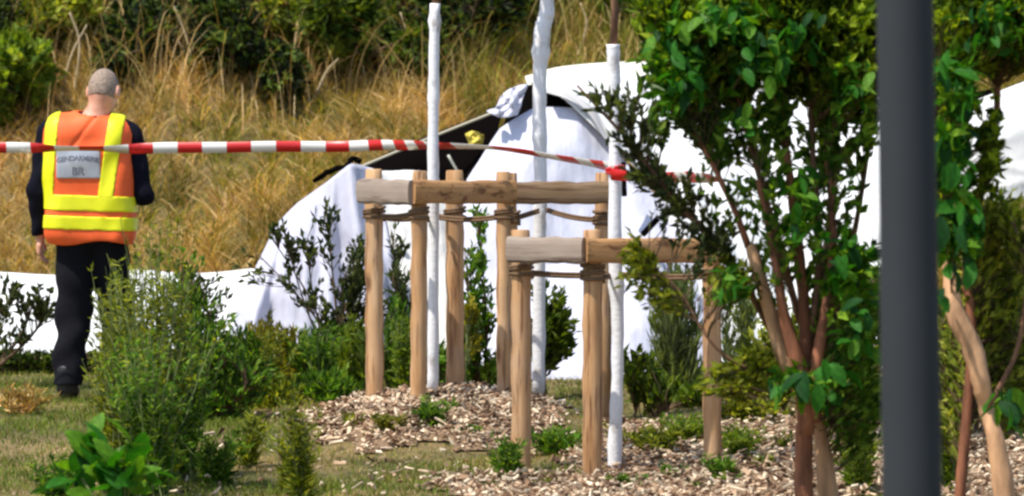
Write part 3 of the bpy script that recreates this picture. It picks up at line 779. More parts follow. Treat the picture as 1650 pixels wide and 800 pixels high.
mb = MB(); c = at(991, 276, 21.42); P = [(c.x + .036 * math.cos(a), c.y + .036 * math.sin(a), c.z + .02 * math.cos(a * .5)) for a in np.linspace(0, 4 * math.pi, 30)]
tube(mb, P, .011, 6, rough=.25); mb.build('knot', T_red, tt)

# ------------------------------------------------------------------ lamp post
LY = 12.2
lp0 = at(1470, 800, LY); lp1 = at(1458, 0, LY)
lb = Vector((lp0.x + (lp0.x - lp1.x) * .3, LY, 0))
lamp = thing('lamp_post', (lb.x, LY, 0), 'thick dark grey metal lamp post in the foreground in front of the trees', 'lamp post')
slope = (lp1.x - lp0.x) / (lp1.z - lp0.z)
M_lamp = plain('dark_grey_powder_coat', (0.022, 0.026, 0.030), .8, 3, .12, .15, spec=.35)
def lpx(z): return lp0.x + slope * (z - lp0.z)
mb = MB(); zs = np.linspace(0, 5.2, 27)
tube(mb, [(lpx(z), LY, z) for z in zs], [.082 - .0036 * z if z > .25 else .083 for z in zs], 40); mb.build('pole', M_lamp, lamp, smooth=True)
mb = MB(); tube(mb, [(lb.x, LY, -.01), (lb.x, LY, .025)], .17, 32); mb.build('base_plate', M_lamp, lamp)
for i in range(4):
    a = math.pi / 4 + i * math.pi / 2; mb = MB(); tube(mb, [(lb.x + .135 * math.cos(a), LY + .135 * math.sin(a), .02), (lb.x + .135 * math.cos(a), LY + .135 * math.sin(a), .05)], .014, 6); mb.build('bolt', M_steel, lamp)
mb = MB(); box_mb(mb, (lpx(.35), LY - .074, .35), (.045, .012, .13)); mb.build('access_door', M_lamp, lamp)
mb = MB(); tx_ = lpx(5.2); tube(mb, [(tx_, LY, 5.15), (tx_ - .1, LY, 5.3), (tx_ - .5, LY, 5.36)], [.05, .045, .04], 12)
mb.build('arm', M_lamp, lamp, smooth=True)
mb = MB(); box_mb(mb, (tx_ - .75, LY, 5.36), (.28, .13, .035)); mb.build('lamp_head', M_lamp, lamp)

# ------------------------------------------------------------------ person (signed distance surfaces)
def sdf_mesh(fn, lo, hi, h):
    """Naive surface nets of fn(x, y, z) < 0 in a box."""
    ax = [np.arange(a, b + h, h, dtype=np.float32) for a, b in zip(lo, hi)]
    G = np.meshgrid(*ax, indexing='ij'); D = fn(*G).astype(np.float32); I = D < 0
    nx, ny, nz = D.shape
    cnt = np.zeros((nx - 1, ny - 1, nz - 1), np.float32); acc = np.zeros((nx - 1, ny - 1, nz - 1, 3), np.float32)
    for axis in range(3):
        for o1 in (0, 1):
            for o2 in (0, 1):
                off = [0, 0, 0]; oth = [a for a in range(3) if a != axis]; off[oth[0]] = o1; off[oth[1]] = o2
                s0 = tuple(slice(off[a], off[a] + D.shape[a] - 1) for a in range(3))
                off2 = off.copy(); off2[axis] += 1
                s1 = tuple(slice(off2[a], off2[a] + D.shape[a] - 1) for a in range(3))
                d0, d1 = D[s0], D[s1]; cr = I[s0] != I[s1]
                t = np.where(cr, d0 / np.where(d0 == d1, 1, d0 - d1), 0)
                cnt += cr
                for a in range(3): acc[..., a] += cr * (off[a] + (t if a == axis else 0))
    act = cnt > 0; idx = -np.ones(cnt.shape, np.int64); idx[act] = np.arange(act.sum())
    cell = np.stack(np.nonzero(act), -1)
    V = (acc[act] / cnt[act][:, None] + cell) * h + np.array(lo)
    F = []
    for axis in range(3):
        o = [a for a in range(3) if a != axis]
        sl = [slice(None)] * 3
        s0 = tuple(slice(0, -1) if a == axis else slice(1, -1) for a in range(3))
        s1 = tuple(slice(1, None) if a == axis else slice(1, -1) for a in range(3))
        a0, a1 = I[s0], I[s1]; cr = np.nonzero(a0 != a1); flip = a0[cr]
        c = [cr[0].copy(), cr[1].copy(), cr[2].copy()]
        for a in o: c[a] = c[a] + 1
        def cid(d1, d2):
            k = [c[0].copy(), c[1].copy(), c[2].copy()]; k[o[0]] -= d1; k[o[1]] -= d2; return idx[k[0], k[1], k[2]]
        q = np.stack([cid(0, 0), cid(1, 0), cid(1, 1), cid(0, 1)], -1)
        f = flip if axis != 1 else ~flip
        q[~f] = q[~f][:, ::-1]
        F.append(q)
    return V, np.concatenate(F)
def cap(G, a, b, ra, rb):
    a = np.array(a); b = np.array(b); ba = b - a; L2 = ba.dot(ba) + 1e-9
    t = np.clip(((G[0] - a[0]) * ba[0] + (G[1] - a[1]) * ba[1] + (G[2] - a[2]) * ba[2]) / L2, 0, 1)
    return np.sqrt((G[0] - a[0] - ba[0] * t) ** 2 + (G[1] - a[1] - ba[1] * t) ** 2 + (G[2] - a[2] - ba[2] * t) ** 2) - (ra + (rb - ra) * t)
def ell(G, c, r, R=None):
    p = [G[i] - c[i] for i in range(3)]
    if R is not None: p = [R[0][i] * p[0] + R[1][i] * p[1] + R[2][i] * p[2] for i in range(3)]
    k = np.sqrt((p[0] / r[0]) ** 2 + (p[1] / r[1]) ** 2 + (p[2] / r[2]) ** 2)
    return (k - 1) * min(r) * (0.5 + 0.5 * 1)
def rbox(G, c, hh, r):
    q = [np.abs(G[i] - c[i]) - (hh[i] - r) for i in range(3)]
    return np.sqrt(sum(np.maximum(v, 0) ** 2 for v in q)) + np.minimum(np.maximum(np.maximum(q[0], q[1]), q[2]), 0) - r
def smin(a, b, k): 
    h = np.clip(.5 + .5 * (b - a) / k, 0, 1); return b * (1 - h) + a * h - k * h * (1 - h)

MY = 25.0; mx0 = X(137, MY); mz0 = gz(mx0, MY)
person = thing('person', (mx0, MY, mz0), 'person seen from behind in an orange and yellow safety vest and black trousers', 'person')
HC = (.098, .035, 1.645)                         # head centre
HR = (Matrix.Rotation(math.radians(-18), 3, 'Z') @ Matrix.Rotation(math.radians(-20), 3, 'X'))
HRa = np.array(HR)
def hp(v): w = HR @ Vector(v); return (HC[0] + w.x, HC[1] + w.y, HC[2] + w.z)
SH_L, EL_L, WR_L = (-.195, .0, 1.415), (-.258, -.01, 1.11), (-.248, .055, .865)
SH_R, EL_R, WR_R = (.245, .0, 1.415), (.318, -.02, 1.09), (.205, .215, 1.13)
HIP_L, KN_L, AN_L = (-.05, .0, .90), (-.062, .03, .49), (-.095, -.02, .09)
HIP_R, KN_R, AN_R = (.12, .0, .90), (.155, .10, .49), (.165, .20, .10)
def torso(G):
    d = ell(G, (.025, 0, 1.22), (.175, .115, .30))
    d = smin(d, cap(G, (-.135, 0, 1.415), (.185, 0, 1.415), .062, .062), .08)
    d = smin(d, ell(G, (.03, 0, .93), (.175, .125, .15)), .08)
    return d
def hand(G, w, out, fwd, thumb, curl=.3):
    """Palm and five fingers from wrist w; out = direction of the fingers, fwd = palm normal, thumb = side of the thumb."""
    w = Vector(w); o = Vector(out).normalized(); f = Vector(fwd).normalized(); t = Vector(thumb).normalized()
    d = cap(G, w, w + o * .075, .024, .022)
    d = smin(d, cap(G, w + o * .045 + t * .022, w + o * .085 + t * .026, .016, .013), .012)
    d = smin(d, cap(G, w + o * .045 - t * .022, w + o * .082 - t * .028, .016, .012), .012)
    for i, ln in enumerate((.072, .080, .075, .060)):
        b = w + o * .082 + t * (.027 - .019 * i)
        m = b + (o * math.cos(curl) + f * math.sin(curl)) * ln * .5
        e = m + (o * math.cos(curl * 2.3) + f * math.sin(curl * 2.3)) * ln * .5
        d = smin(d, cap(G, b, m, .0095, .009), .004); d = smin(d, cap(G, m, e, .009, .0075), .004)
    b = w + o * .02 + t * .024; m = b + (t * .7 + o * .7 + f * .25) * .038; e = m + (o * .95 + f * .35) * .034
    d = smin(d, cap(G, b, m, .013, .011), .008); d = smin(d, cap(G, m, e, .0105, .009), .004)
    return d
def body(x, y, z):
    G = (x, y, z)
    d = ell(G, HC, (.078, .096, .112), HRa)
    d = smin(d, ell(G, hp((0, .030, -.055)), (.056, .062, .068), HRa), .03)
    d = smin(d, cap(G, hp((0, .088, .0)), hp((0, .112, -.028)), .010, .014), .012)       # nose
    d = smin(d, cap(G, hp((-.035, .082, .022)), hp((.035, .082, .022)), .010, .010), .012) # brow
    d = smin(d, cap(G, hp((-.02, .090, -.058)), hp((.02, .090, -.058)), .007, .007), .008) # lips
    d = np.maximum(d, -smin(ell(G, hp((-.032, .098, .004)), (.015, .012, .010)), ell(G, hp((.032, .098, .004)), (.015, .012, .010)), .002))
    for s in (-1, 1):
        d = smin(d, ell(G, hp((s * .031, .082, .004)), (.013, .012, .012)), .003)
        d = smin(d, ell(G, hp((s * .086, .0, -.012)), (.013, .022, .036), HRa), .008)
    d = smin(d, cap(G, (.045, .0, 1.45), (HC[0] - .01, HC[1] - .02, HC[2] - .06), .062, .054), .035)
    d = smin(d, torso(G) + .01, .05)
    for sh, el, wr in ((SH_L, EL_L, WR_L), (SH_R, EL_R, WR_R)):
        d = smin(d, cap(G, sh, el, .050, .040), .03); d = smin(d, cap(G, el, wr, .040, .026), .02)
    for hi, kn, an in ((HIP_L, KN_L, AN_L), (HIP_R, KN_R, AN_R)):
        d = smin(d, cap(G, hi, kn, .082, .055), .03); d = smin(d, cap(G, kn, an, .052, .036), .02)
        d = smin(d, cap(G, an, (an[0], an[1] + .13, an[2] - .05), .035, .03), .02)
    d = np.minimum(d, hand(G, WR_L, (-.02, .10, -1), (.8, .3, .1), (.1, 1, .1), .35))
    d = np.minimum(d, hand(G, WR_R, (-.75, .6, .1), (0, .2, -1), (.2, .3, 1), .5))
    return d
def wr_noise(G, a, s=1.0, ph=0.):
    return a * (np.sin(G[2] * 38 * s + 3 * np.sin(G[0] * 14 + ph) + ph) * .5 + np.sin(G[0] * 31 * s - G[2] * 17 + 2 * np.sin(G[2] * 11 + ph)) * .5 + .5 * np.sin(G[1] * 40 + G[2] * 23))
def shirt(x, y, z):
    G = (x, y, z)
    d = torso(G) - .008
    for i, (sh, el, wr) in enumerate(((SH_L, EL_L, WR_L), (SH_R, EL_R, WR_R))):
        a = smin(cap(G, sh, el, .066, .055), cap(G, el, wr, .055, .040), .025)
        e = Vector(wr) - Vector(el); e.normalize()
        a = np.maximum(a, (x - wr[0]) * e.x + (y - wr[1]) * e.y + (z - wr[2]) * e.z + .012)
        d = smin(d, a + wr_noise(G, .006, 1.2, i), .03)
    d = smin(d, cap(G, (.045, -.005, 1.46), (.062, .005, 1.53), .070, .066), .02)
    d = np.maximum(d, z - 1.524 - (y * .3)); d = np.maximum(d, .86 - z)
    return d
def trousers(x, y, z):
    G = (x, y, z); d = ell(G, (.03, 0, .93), (.185, .135, .15))
    for i, (hi, kn, an) in enumerate(((HIP_L, KN_L, AN_L), (HIP_R, KN_R, AN_R))):
        a = smin(cap(G, hi, kn, .108, .092), cap(G, kn, an, .092, .086), .03)
        d = smin(d, a + wr_noise(G, .009, .8, i * 2), .04)
    d = np.maximum(d, z - .99); d = np.maximum(d, .085 - z)
    return d
def vest_base(G):
    x, y, z = G
    t = np.clip((z - .84) / .6, 0, 1)
    d = rbox((x - .012 + .018 * t, y, z), (.022, 0, 1.14), (.242, .150, .36), .105)
    s = smin(cap(G, (-.135, 0, 1.425), (.175, 0, 1.425), .080, .080), ell(G, (.025, 0, 1.22), (.20, .135, .32)), .05)
    d = np.maximum(smin(d, s, .05), -(0.0) + z - 1.53)
    d = d + wr_noise(G, .006, .55, 1) + .004 * np.sin(z * 20 + x * 9)
    # the crease that runs down from the neck to the left
    ln = np.abs((x - .05) * .72 - (z - 1.48) * .62 * .9) 
    d = d + .007 * np.exp(-(ln / .010) ** 2) * ((z > 1.34) & (z < 1.50) & (y < 0))
    return d
def vest_clip(G, d):
    x, y, z = G
    d = np.maximum(d, .835 + .012 * np.sin(x * 16) - z)
    d = np.maximum(d, -(cap(G, (.045, -.02, 1.475), (.06, 0, 1.62), .082, .10)))          # neck opening
    for s, c in ((-1, -.285), (1, .302)):                                                  # arm holes
        d = np.maximum(d, -(cap(G, (c, 0, 1.46), (c + s * .01, 0, 1.22), .092, .080)))
    d = np.maximum(d, -(np.maximum(np.abs(x - .03) - .012, -y)))                           # open down the front
    return d
def vest_shell(G, out=.0, th=.020):
    b = vest_base(G); return vest_clip(G, np.maximum(b - out, -(b + th)))
M_skin = mat('skin', lambda N, L, b, out: (L.new(ramp(N, L, noise(N, L, 18, 4), [(.3, (.50, .23, .14)), (.7, (.68, .36, .24))]), b.inputs['Base Color']), b.inputs['Subsurface Weight'].__setattr__('default_value', .08), b.inputs['Roughness'].__setattr__('default_value', .5)))
M_navy = plain('navy_cloth', (.006, .006, .012), .95, 120, .3, .2, spec=.1)
M_blackcloth = plain('black_trouser_cloth', (.009, .009, .012), .95, 120, .3, .2, spec=.1)
M_orange = plain('orange_hivis', (.95, .13, .025), .65, 12, .12, .2)
M_hivis = plain('yellow_hivis', (.80, .80, .012), .5, 12, .08, .2)
M_silver = plain('silver_patch', (.42, .44, .48), .35, 20, .1, .1, metallic=.2)
M_hair = plain('short_grey_hair', (.27, .20, .15), .8, 90, .5, .6)
def sobj(name, fn, lo, hi, h, m, parent):
    V, Q = sdf_mesh(fn, lo, hi, h); 
    return obj(name, V + np.array(person.location), Q, m, parent, smooth=True)
sobj('body', body, (-.36, -.20, .0), (.42, .42, 1.80), .0065, M_skin, person)
sobj('shirt', shirt, (-.36, -.20, .80), (.42, .34, 1.56), .008, M_navy, person)
sobj('trousers', trousers, (-.26, -.20, .05), (.32, .36, 1.02), .009, M_blackcloth, person)
vest = sobj('vest', lambda x, y, z: vest_shell((x, y, z)), (-.30, -.22, .80), (.36, .22, 1.58), .007, M_orange, person)
def band(z0, z1, tilt=.03):
    def f(x, y, z):
        G = (x, y, z); zz = z + tilt * x
        return np.maximum(vest_shell(G, .0055, .006), np.maximum(z0 - zz, zz - z1))
    return f
sobj('reflective_band', band(1.005, 1.088), (-.30, -.22, .95), (.36, .22, 1.15), .006, M_hivis, vest)
sobj('reflective_band', band(.905, .978), (-.30, -.22, .86), (.36, .22, 1.03), .006, M_hivis, vest)
def strap(xa, xb, w):
    def f(x, y, z):
        G = (x, y, z); t = np.clip((z - 1.09) / .42, 0, 1); c = xa + (xb - xa) * t
        return np.maximum(vest_shell(G, .0055, .006), np.maximum(np.abs(x - c) - w, 1.07 - z))
    return f
sobj('shoulder_strap', strap(-.195, -.165, .036), (-.30, -.22, 1.05), (-.08, .22, 1.58), .006, M_hivis, vest)
sobj('shoulder_strap', strap(.125, .185, .042), (.05, -.22, 1.05), (.30, .22, 1.58), .006, M_hivis, vest)
def patch(x, y, z):
    G = (x, y, z); return np.maximum(vest_shell(G, .007, .006), np.maximum(np.maximum(np.abs(x + .022) - .118, np.abs(z - 1.255) - .078), y))
pt = sobj('back_patch', patch, (-.17, -.22, 1.15), (.13, .0, 1.36), .005, M_silver, vest)
def vest_y(x, z, out):
    ys_ = np.linspace(-.22, 0, 111); d = vest_base((np.full(111, x), ys_, np.full(111, z))) - out
    return ys_[np.argmax(d < 0)]
M_ink = plain('dark_print', (.14, .15, .18), .6)
for body_txt, size, zc in (('GENDARMERIE', .036, 1.272), ('BR', .060, 1.195)):
    cu = bpy.data.curves.new('lettering', 'FONT'); cu.body = body_txt; cu.size = size; cu.align_x = 'CENTER'; cu.offset = .0012; cu.space_character = .95
    tmp = bpy.data.objects.new('lettering', cu); C.objects.link(tmp)
    dg = bpy.context.evaluated_depsgraph_get(); me = bpy.data.meshes.new_from_object(tmp.evaluated_get(dg)); bpy.data.objects.remove(tmp)
    for v in me.vertices:
        arch = -(v.co.x / .11) ** 2 * .012 if size < .05 else 0
        x_, z_ = v.co.x - .022, v.co.y + zc + arch
        v.co = Vector((x_, vest_y(x_, z_, .007) - .002, z_))
    me.materials.clear(); me.materials.append(M_ink); me.name = 'lettering'
    o = bpy.data.objects.new('lettering', me); C.objects.link(o); o.parent = vest
def hair(x, y, z):
    G = (x, y, z); d = np.maximum(ell(G, HC, (.0815, .0995, .115), HRa), -(ell(G, HC, (.074, .092, .108), HRa)))
    px_, py_, pz_ = [HRa[0][i] * (x - HC[0]) + HRa[1][i] * (y - HC[1]) + HRa[2][i] * (z - HC[2]) for i in range(3)]
    d = np.maximum(d, -(pz_ + .055 - np.maximum(0, py_) * .9)); d = np.maximum(d, py_ - .055)
    d = np.maximum(d, .036 - np.sqrt(px_ ** 2 + (py_ - .01) ** 2 + (pz_ - .11) ** 2) + .004 * np.sin(x * 300) * np.sin(y * 260))
    return d
sobj('hair', hair, (-.02, -.12, 1.50), (.22, .18, 1.80), .0045, M_hair, person)
def boot(an):
    def f(x, y, z):
        G = (x, y, z); d = cap(G, (an[0], an[1] - .015, .16), (an[0], an[1] - .01, .07), .058, .055)
        d = smin(d, cap(G, (an[0], an[1] + .0, .055), (an[0] + .01, an[1] + .17, .045), .050, .042), .03)
        return np.maximum(np.maximum(d, -z + .004), z - .19)
    return f
M_boot = plain('black_boot', (.012, .012, .013), .5)
sobj('boot', boot(AN_L), (-.18, -.12, -.01), (.0, .24, .21), .008, M_boot, person)
sobj('boot', boot(AN_R), (.07, .08, -.01), (.26, .46, .21), .008, M_boot, person)
sobj('collar_tag', lambda x, y, z: rbox((x, y, z), (.040, -.088, 1.478), (.030, .012, .018), .004), (-.02, -.13, 1.44), (.10, -.06, 1.53), .004, plain('pale_label', (.75, .6, .58), .7), person)

person.scale = (1, 1, 1.022)
# ------------------------------------------------------------------ trees in the foreground
TY = 18.6
b0 = at(1300, 860, TY)
ft = thing('garden_tree', (b0.x, TY, gz(b0.x, TY) - .02), 'multi-stemmed leafy tree with red brown and tan stems just left of the lamp post', 'tree')
SP = []
SP.append(stem_tube(ft, [(1296, 860, TY, 19), (1295, 760, TY, 15), (1296, 680, TY, 13), (1300, 600, TY, 12), (1296, 500, TY, 10), (1286, 400, TY, 9), (1272, 280, TY, 7), (1250, 120, TY, 5), (1235, -80, TY, 4)], 'trunk', M_bark_red, seed=1))
SP.append(stem_tube(ft, [(1345, 860, TY + .1, 17), (1334, 790, TY + .1, 17), (1322, 700, TY + .1, 12), (1308, 640, TY + .1, 11), (1310, 540, TY + .1, 9), (1335, 380, TY + .2, 7), (1350, 200, TY + .2, 5), (1370, 0, TY + .2, 4)], 'stem', M_bark_tan, seed=2))
SP.append(stem_tube(ft, [(1292, 630, TY - .06, 11), (1264, 575, TY - .06, 13), (1240, 500, TY - .06, 12), (1214, 410, TY - .06, 10), (1206, 396, TY - .06, 7)], 'branch', M_bark_tan, seed=3))
SP.append(stem_tube(ft, [(1206, 398, TY - .06, 6), (1180, 330, TY - .1, 5), (1135, 240, TY - .1, 4), (1090, 150, TY - .1, 3), (1060, 60, TY - .1, 2)], 'branch', M_bark_red, seed=4))
SP.append(stem_tube(ft, [(1268, 580, TY, 7), (1225, 500, TY, 6), (1160, 400, TY - .05, 5), (1085, 320, TY - .1, 4), (1015, 230, TY - .15, 3), (930, 138, TY - .2, 2)], 'branch', M_bark, seed=5))
SP.append(stem_tube(ft, [(1290, 520, TY + .05, 6), (1262, 420, TY, 6), (1228, 300, TY, 5), (1190, 160, TY, 4), (1160, 0, TY, 3)], 'branch', M_bark, seed=6))
SP.append(stem_tube(ft, [(1302, 560, TY, 7), (1320, 430, TY, 6), (1310, 250, TY, 5), (1300, 60, TY, 4)], 'branch', M_bark, seed=7))
SP.append(stem_tube(ft, [(1312, 540, TY + .1, 6), (1370, 400, TY + .1, 5), (1400, 230, TY + .1, 4), (1420, 60, TY + .1, 3)], 'branch', M_bark, seed=8))
SP.append(stem_tube(ft, [(1225, 600, TY - .1, 3), (1185, 585, TY - .12, 3), (1140, 545, TY - .15, 2), (1095, 470, TY - .15, 2), (1040, 420, TY - .15, 1.5)], 'branch', M_bark, seed=9))
SP.append(stem_tube(ft, [(1300, 700, TY - .12, 13), (1292, 610, TY - .14, 14), (1262, 500, TY - .16, 9), (1246, 400, TY - .14, 7), (1222, 290, TY - .1, 5)], 'stem', M_bark_red, seed=31))
SP.append(stem_tube(ft, [(1310, 680, TY - .12, 11), (1316, 590, TY - .14, 11), (1334, 480, TY - .12, 8), (1342, 370, TY - .1, 6), (1330, 240, TY, 4)], 'stem', M_bark_red, seed=32))
SPc = np.concatenate(SP)
def bl(px, py, Y, rx, ry, dep, n): return (tuple(at(px, py, Y)), (PX(rx, Y), dep, PX(ry, Y)), n)
leafy_parts(ft, SPc, [bl(1110, 20, TY, 100, 70, .4, 340), bl(1180, 70, TY, 110, 75, .4, 320), bl(1290, 50, TY + .1, 140, 100, .5, 620), bl(1390, 60, TY, 80, 110, .5, 420), bl(1120, 120, TY, 70, 55, .3, 150), bl(1180, -110, TY, 150, 90, .6, 160), bl(1320, -120, TY, 150, 100, .6, 170), bl(1350, 120, TY, 60, 50, .3, 200)],
            .058, .032, 8, L_crown, M_twig, .003, reach=.25, part='foliage')
leafy_parts(ft, SPc, [bl(1200, 80, TY + .2, 160, 70, .3, 220), bl(1350, 60, TY + .3, 100, 90, .3, 240), bl(1235, 240, TY, 36, 120, .3, 40), bl(1180, 300, TY, 50, 90, .3, 26), bl(1300, 300, TY, 34, 140, .3, 38), bl(1250, 400, TY, 45, 90, .3, 44), bl(1360, 300, TY, 40, 120, .3, 34), bl(1380, 480, TY + .1, 60, 100, .4, 150), bl(1330, 470, TY + .1, 40, 80, .3, 50)],
            .054, .027, 6, L_mid, M_twig, .003, reach=.22, part='foliage')
leafy_parts(ft, SPc, [bl(1015, 190, TY - .15, 45, 70, .15, 45), bl(960, 160, TY - .2, 30, 25, .1, 10), bl(1040, 280, TY - .1, 45, 40, .15, 42), bl(1100, 330, TY - .1, 45, 50, .15, 55), bl(1150, 390, TY - .05, 40, 40, .15, 50), bl(1120, 180, TY - .1, 50, 60, .15, 60)],
            .044, .020, 7, L_slate, M_twig, .003, reach=.16, part='foliage')
leafy_parts(ft, SPc, [bl(1025, 420, TY - .15, 28, 55, .12, 46), bl(1060, 470, TY - .15, 30, 30, .12, 22), bl(1165, 610, TY - .12, 45, 28, .12, 40), bl(1215, 580, TY - .1, 40, 40, .12, 34), bl(1180, 440, TY - .1, 28, 40, .12, 46)],
            .046, .022, 7, L_olive, M_twig, .003, droop=.04, reach=.16, part='foliage')
leafy_parts(ft, SPc, [bl(1375, 560, TY + .1, 50, 90, .4, 150), bl(1395, 640, TY + .2, 40, 80, .4, 100)], .050, .028, 7, L_mid, M_twig, .003, reach=.2, part='foliage')
random.seed(5)
def big_cluster(parent, px, py, Y, rx, ry, n, size, kinds=(1, 2, 2, 3)):
    for i in range(int(n * 1.5)):
        a, r = random.uniform(0, 6.28), random.random() ** .6
        p = at(px + rx * r * math.cos(a), py + ry * r * math.sin(a), Y + random.uniform(-.25, .25))
        big_leaf(parent, p, (random.uniform(-.8, .8), random.uniform(-.9, .2), random.uniform(-1.3, .1)), size * random.uniform(.55, 1.15), random.choice(kinds))
leafy_parts(ft, SPc, [bl(1075, 150, TY, 30, 60, .2, 60), bl(1155, 210, TY, 22, 60, .2, 50), bl(1255, 170, TY, 30, 80, .2, 70), bl(1340, 200, TY, 24, 80, .2, 50), bl(1395, 190, TY, 24, 60, .2, 40), bl(1065, 100, TY, 35, 40, .2, 60)],
            .055, .030, 7, L_mid, M_twig, .003, reach=.2, droop=.03, part='foliage')
leafy_parts(ft, SPc, [bl(1100, 110, TY - .3, 50, 60, .2, 34), bl(1160, 25, TY - .3, 90, 30, .2, 44), bl(1215, 90, TY - .3, 60, 50, .2, 30), bl(1370, 130, TY - .3, 40, 50, .2, 18), bl(1290, 320, TY - .3, 30, 80, .2, 16), bl(1370, 440, TY - .3, 40, 70, .2, 26), bl(1290, 610, TY - .3, 55, 30, .2, 14), bl(1180, 460, TY - .3, 25, 40, .2, 8)],
            .085, .036, 6, L_fresh, M_twig, .003, droop=.05, reach=.18, part='foliage')
for q in [(1100, 120, 34, 50, 22, .09), (1160, 30, 60, 28, 34, .085), (1225, 85, 50, 45, 26, .085), (1300, 50, 40, 40, 16, .08), (1195, 190, 30, 40, 9, .08), (1380, 130, 30, 40, 12, .08), (1285, 625, 45, 30, 13, .115), (1340, 605, 35, 30, 9, .10),
          (1360, 420, 40, 50, 18, .09), (1385, 520, 30, 50, 12, .09), (1285, 310, 20, 70, 10, .085), (1180, 460, 20, 26, 7, .08), (1070, 60, 30, 30, 12, .08)]:
    big_cluster(ft, q[0], q[1], TY - .35, q[2], q[3], q[4], q[5])

RY_ = 18.0
b1 = at(1612, 860, RY_)
rt = thing('garden_tree', (b1.x, RY_, gz(b1.x, RY_) - .02), 'tree with a crooked tan trunk just right of the lamp post', 'tree')
SP = [stem_tube(rt, [(1622, 860, RY_, 18), (1616, 780, RY_, 18), (1602, 700, RY_, 14), (1590, 660, RY_ + .03, 13), (1580, 610, RY_, 16), (1562, 550, RY_, 17), (1540, 505, RY_, 17), (1528, 440, RY_ + .05, 9), (1518, 390, RY_ + .05, 8), (1512, 300, RY_ + .1, 6), (1500, 200, RY_ + .1, 5)], 'trunk', M_bark_tan, seed=11),
      stem_tube(rt, [(1545, 860, RY_ + .2, 9), (1550, 760, RY_ + .2, 9), (1560, 640, RY_ + .2, 8), (1566, 520, RY_ + .2, 8), (1556, 430, RY_ + .2, 7), (1575, 330, RY_ + .2, 7), (1604, 200, RY_ + .2, 6), (1606, 60, RY_ + .2, 5), (1600, -60, RY_ + .2, 4)], 'stem', M_bark_red, seed=12),
      stem_tube(rt, [(1590, 660, RY_, 5), (1640, 560, RY_, 4), (1660, 420, RY_, 3)], 'branch', M_bark, seed=13)]
SPr = np.concatenate(SP)
leafy_parts(rt, SPr, [bl(1570, 30, RY_, 90, 85, .4, 380), bl(1590, -120, RY_, 130, 100, .5, 200), bl(1650, 40, RY_, 60, 70, .4, 230), bl(1545, 190, RY_, 30, 60, .2, 70), bl(1600, 240, RY_, 18, 90, .15, 60), bl(1530, 330, RY_, 30, 60, .2, 60)], .050, .026, 8, L_crown, M_twig, .003, reach=.2)
leafy_parts(rt, SPr, [bl(1620, 370, RY_ + .3, 60, 60, .3, 160), bl(1600, 480, RY_ + .4, 90, 80, .3, 260), bl(1640, 600, RY_ + .4, 50, 110, .3, 220), bl(1530, 620, RY_ + .5, 40, 110, .3, 120)], .048, .022, 7, L_olive, M_twig, .003, reach=.2)
leafy_parts(rt, SPr, [bl(1535, 240, RY_ - .3, 30, 70, .2, 26), bl(1545, 120, RY_ - .3, 40, 60, .2, 24), bl(1540, 370, RY_ - .3, 35, 50, .2, 26), bl(1620, 30, RY_ - .3, 50, 40, .2, 20)], .085, .036, 6, L_fresh, M_twig, .003, droop=.05, reach=.18)
for q in [(1535, 250, 30, 60, 16, .11), (1540, 130, 35, 60, 12, .10), (1545, 350, 35, 45, 16, .12), (1545, 400, 30, 40, 12, .11), (1522, 480, 14, 25, 4, .08), (1615, 640, 25, 40, 8, .10), (1590, 30, 50, 40, 14, .10)]:
    big_cluster(rt, q[0], q[1], RY_ - .3, q[2], q[3], q[4], q[5], (1, 1, 2, 2, 3))

# ------------------------------------------------------------------ shrubs, saplings and weeds
shrub('sapling', 'sparse dark-leaved sapling in front of the draped left side of the tent', 'sapling', (560, 25.6),
      [(450, 375, 25.6, 22, 16, .1, 16), (500, 400, 25.6, 40, 20, .1, 26), (525, 350, 25.6, 22, 22, .1, 16), (575, 420, 25.6, 26, 50, .15, 60), (540, 480, 25.6, 50, 40, .15, 60), (470, 440, 25.6, 20, 60, .1, 22), (400, 430, 25.6, 25, 50, .1, 8), (600, 500, 25.6, 40, 40, .15, 50)], .050, .022, 5, L_slate, tr=.003, sr=.008, reach=.15)
shrub('sapling', 'thin sapling with small slate leaves between the two left stakes', 'sapling', (640, 25.4),
      [(640, 400, 25.4, 16, 40, .1, 18), (645, 470, 25.4, 24, 50, .12, 50), (655, 540, 25.4, 30, 40, .15, 60)], .048, .020, 5, L_slate, tr=.003, sr=.007, reach=.15)
shrub('flowering_bush', 'green bush with yellow blossom behind the square stake frame', 'bush', (765, 24.6),
      [(765, 420, 24.6, 24, 40, .12, 30), (765, 500, 24.6, 34, 50, .18, 110), (760, 580, 24.6, 45, 45, .2, 130), (770, 350, 24.7, 15, 22, .1, 12)], .050, .022, 6, L_mid, sr=.008, reach=.15)
shrub('flowering_bush', 'small yellow-green flowering plant behind the third stake', 'bush', (750, 24.45), [(758, 500, 24.4, 14, 26, .08, 22), (768, 548, 24.4, 12, 16, .08, 12)], .040, .026, 5, L_yellow, M_stem_green, sr=.004, reach=.1)
shrub('small_tree', 'small dark round-crowned tree between the near left stakes', 'tree', (876, 24.9),
      [(888, 545, 24.9, 38, 46, .16, 150), (900, 500, 24.9, 32, 30, .12, 34), (865, 480, 24.9, 22, 40, .1, 16)], .055, .030, 7, L_dark, sr=.008, reach=.12)
shrub('conifer', 'feathery grey-green conifer behind the near frame, right of the white trunk', 'conifer', (1090, 25.0),
      [(1090, 470, 25, 32, 50, .15, 90), (1088, 540, 25, 48, 60, .2, 220), (1095, 600, 25, 55, 40, .22, 160)], .075, .010, 9, L_grey, M_stem_green, nst=2, sr=.007, updir=1.3, reach=.2, spread=.35)
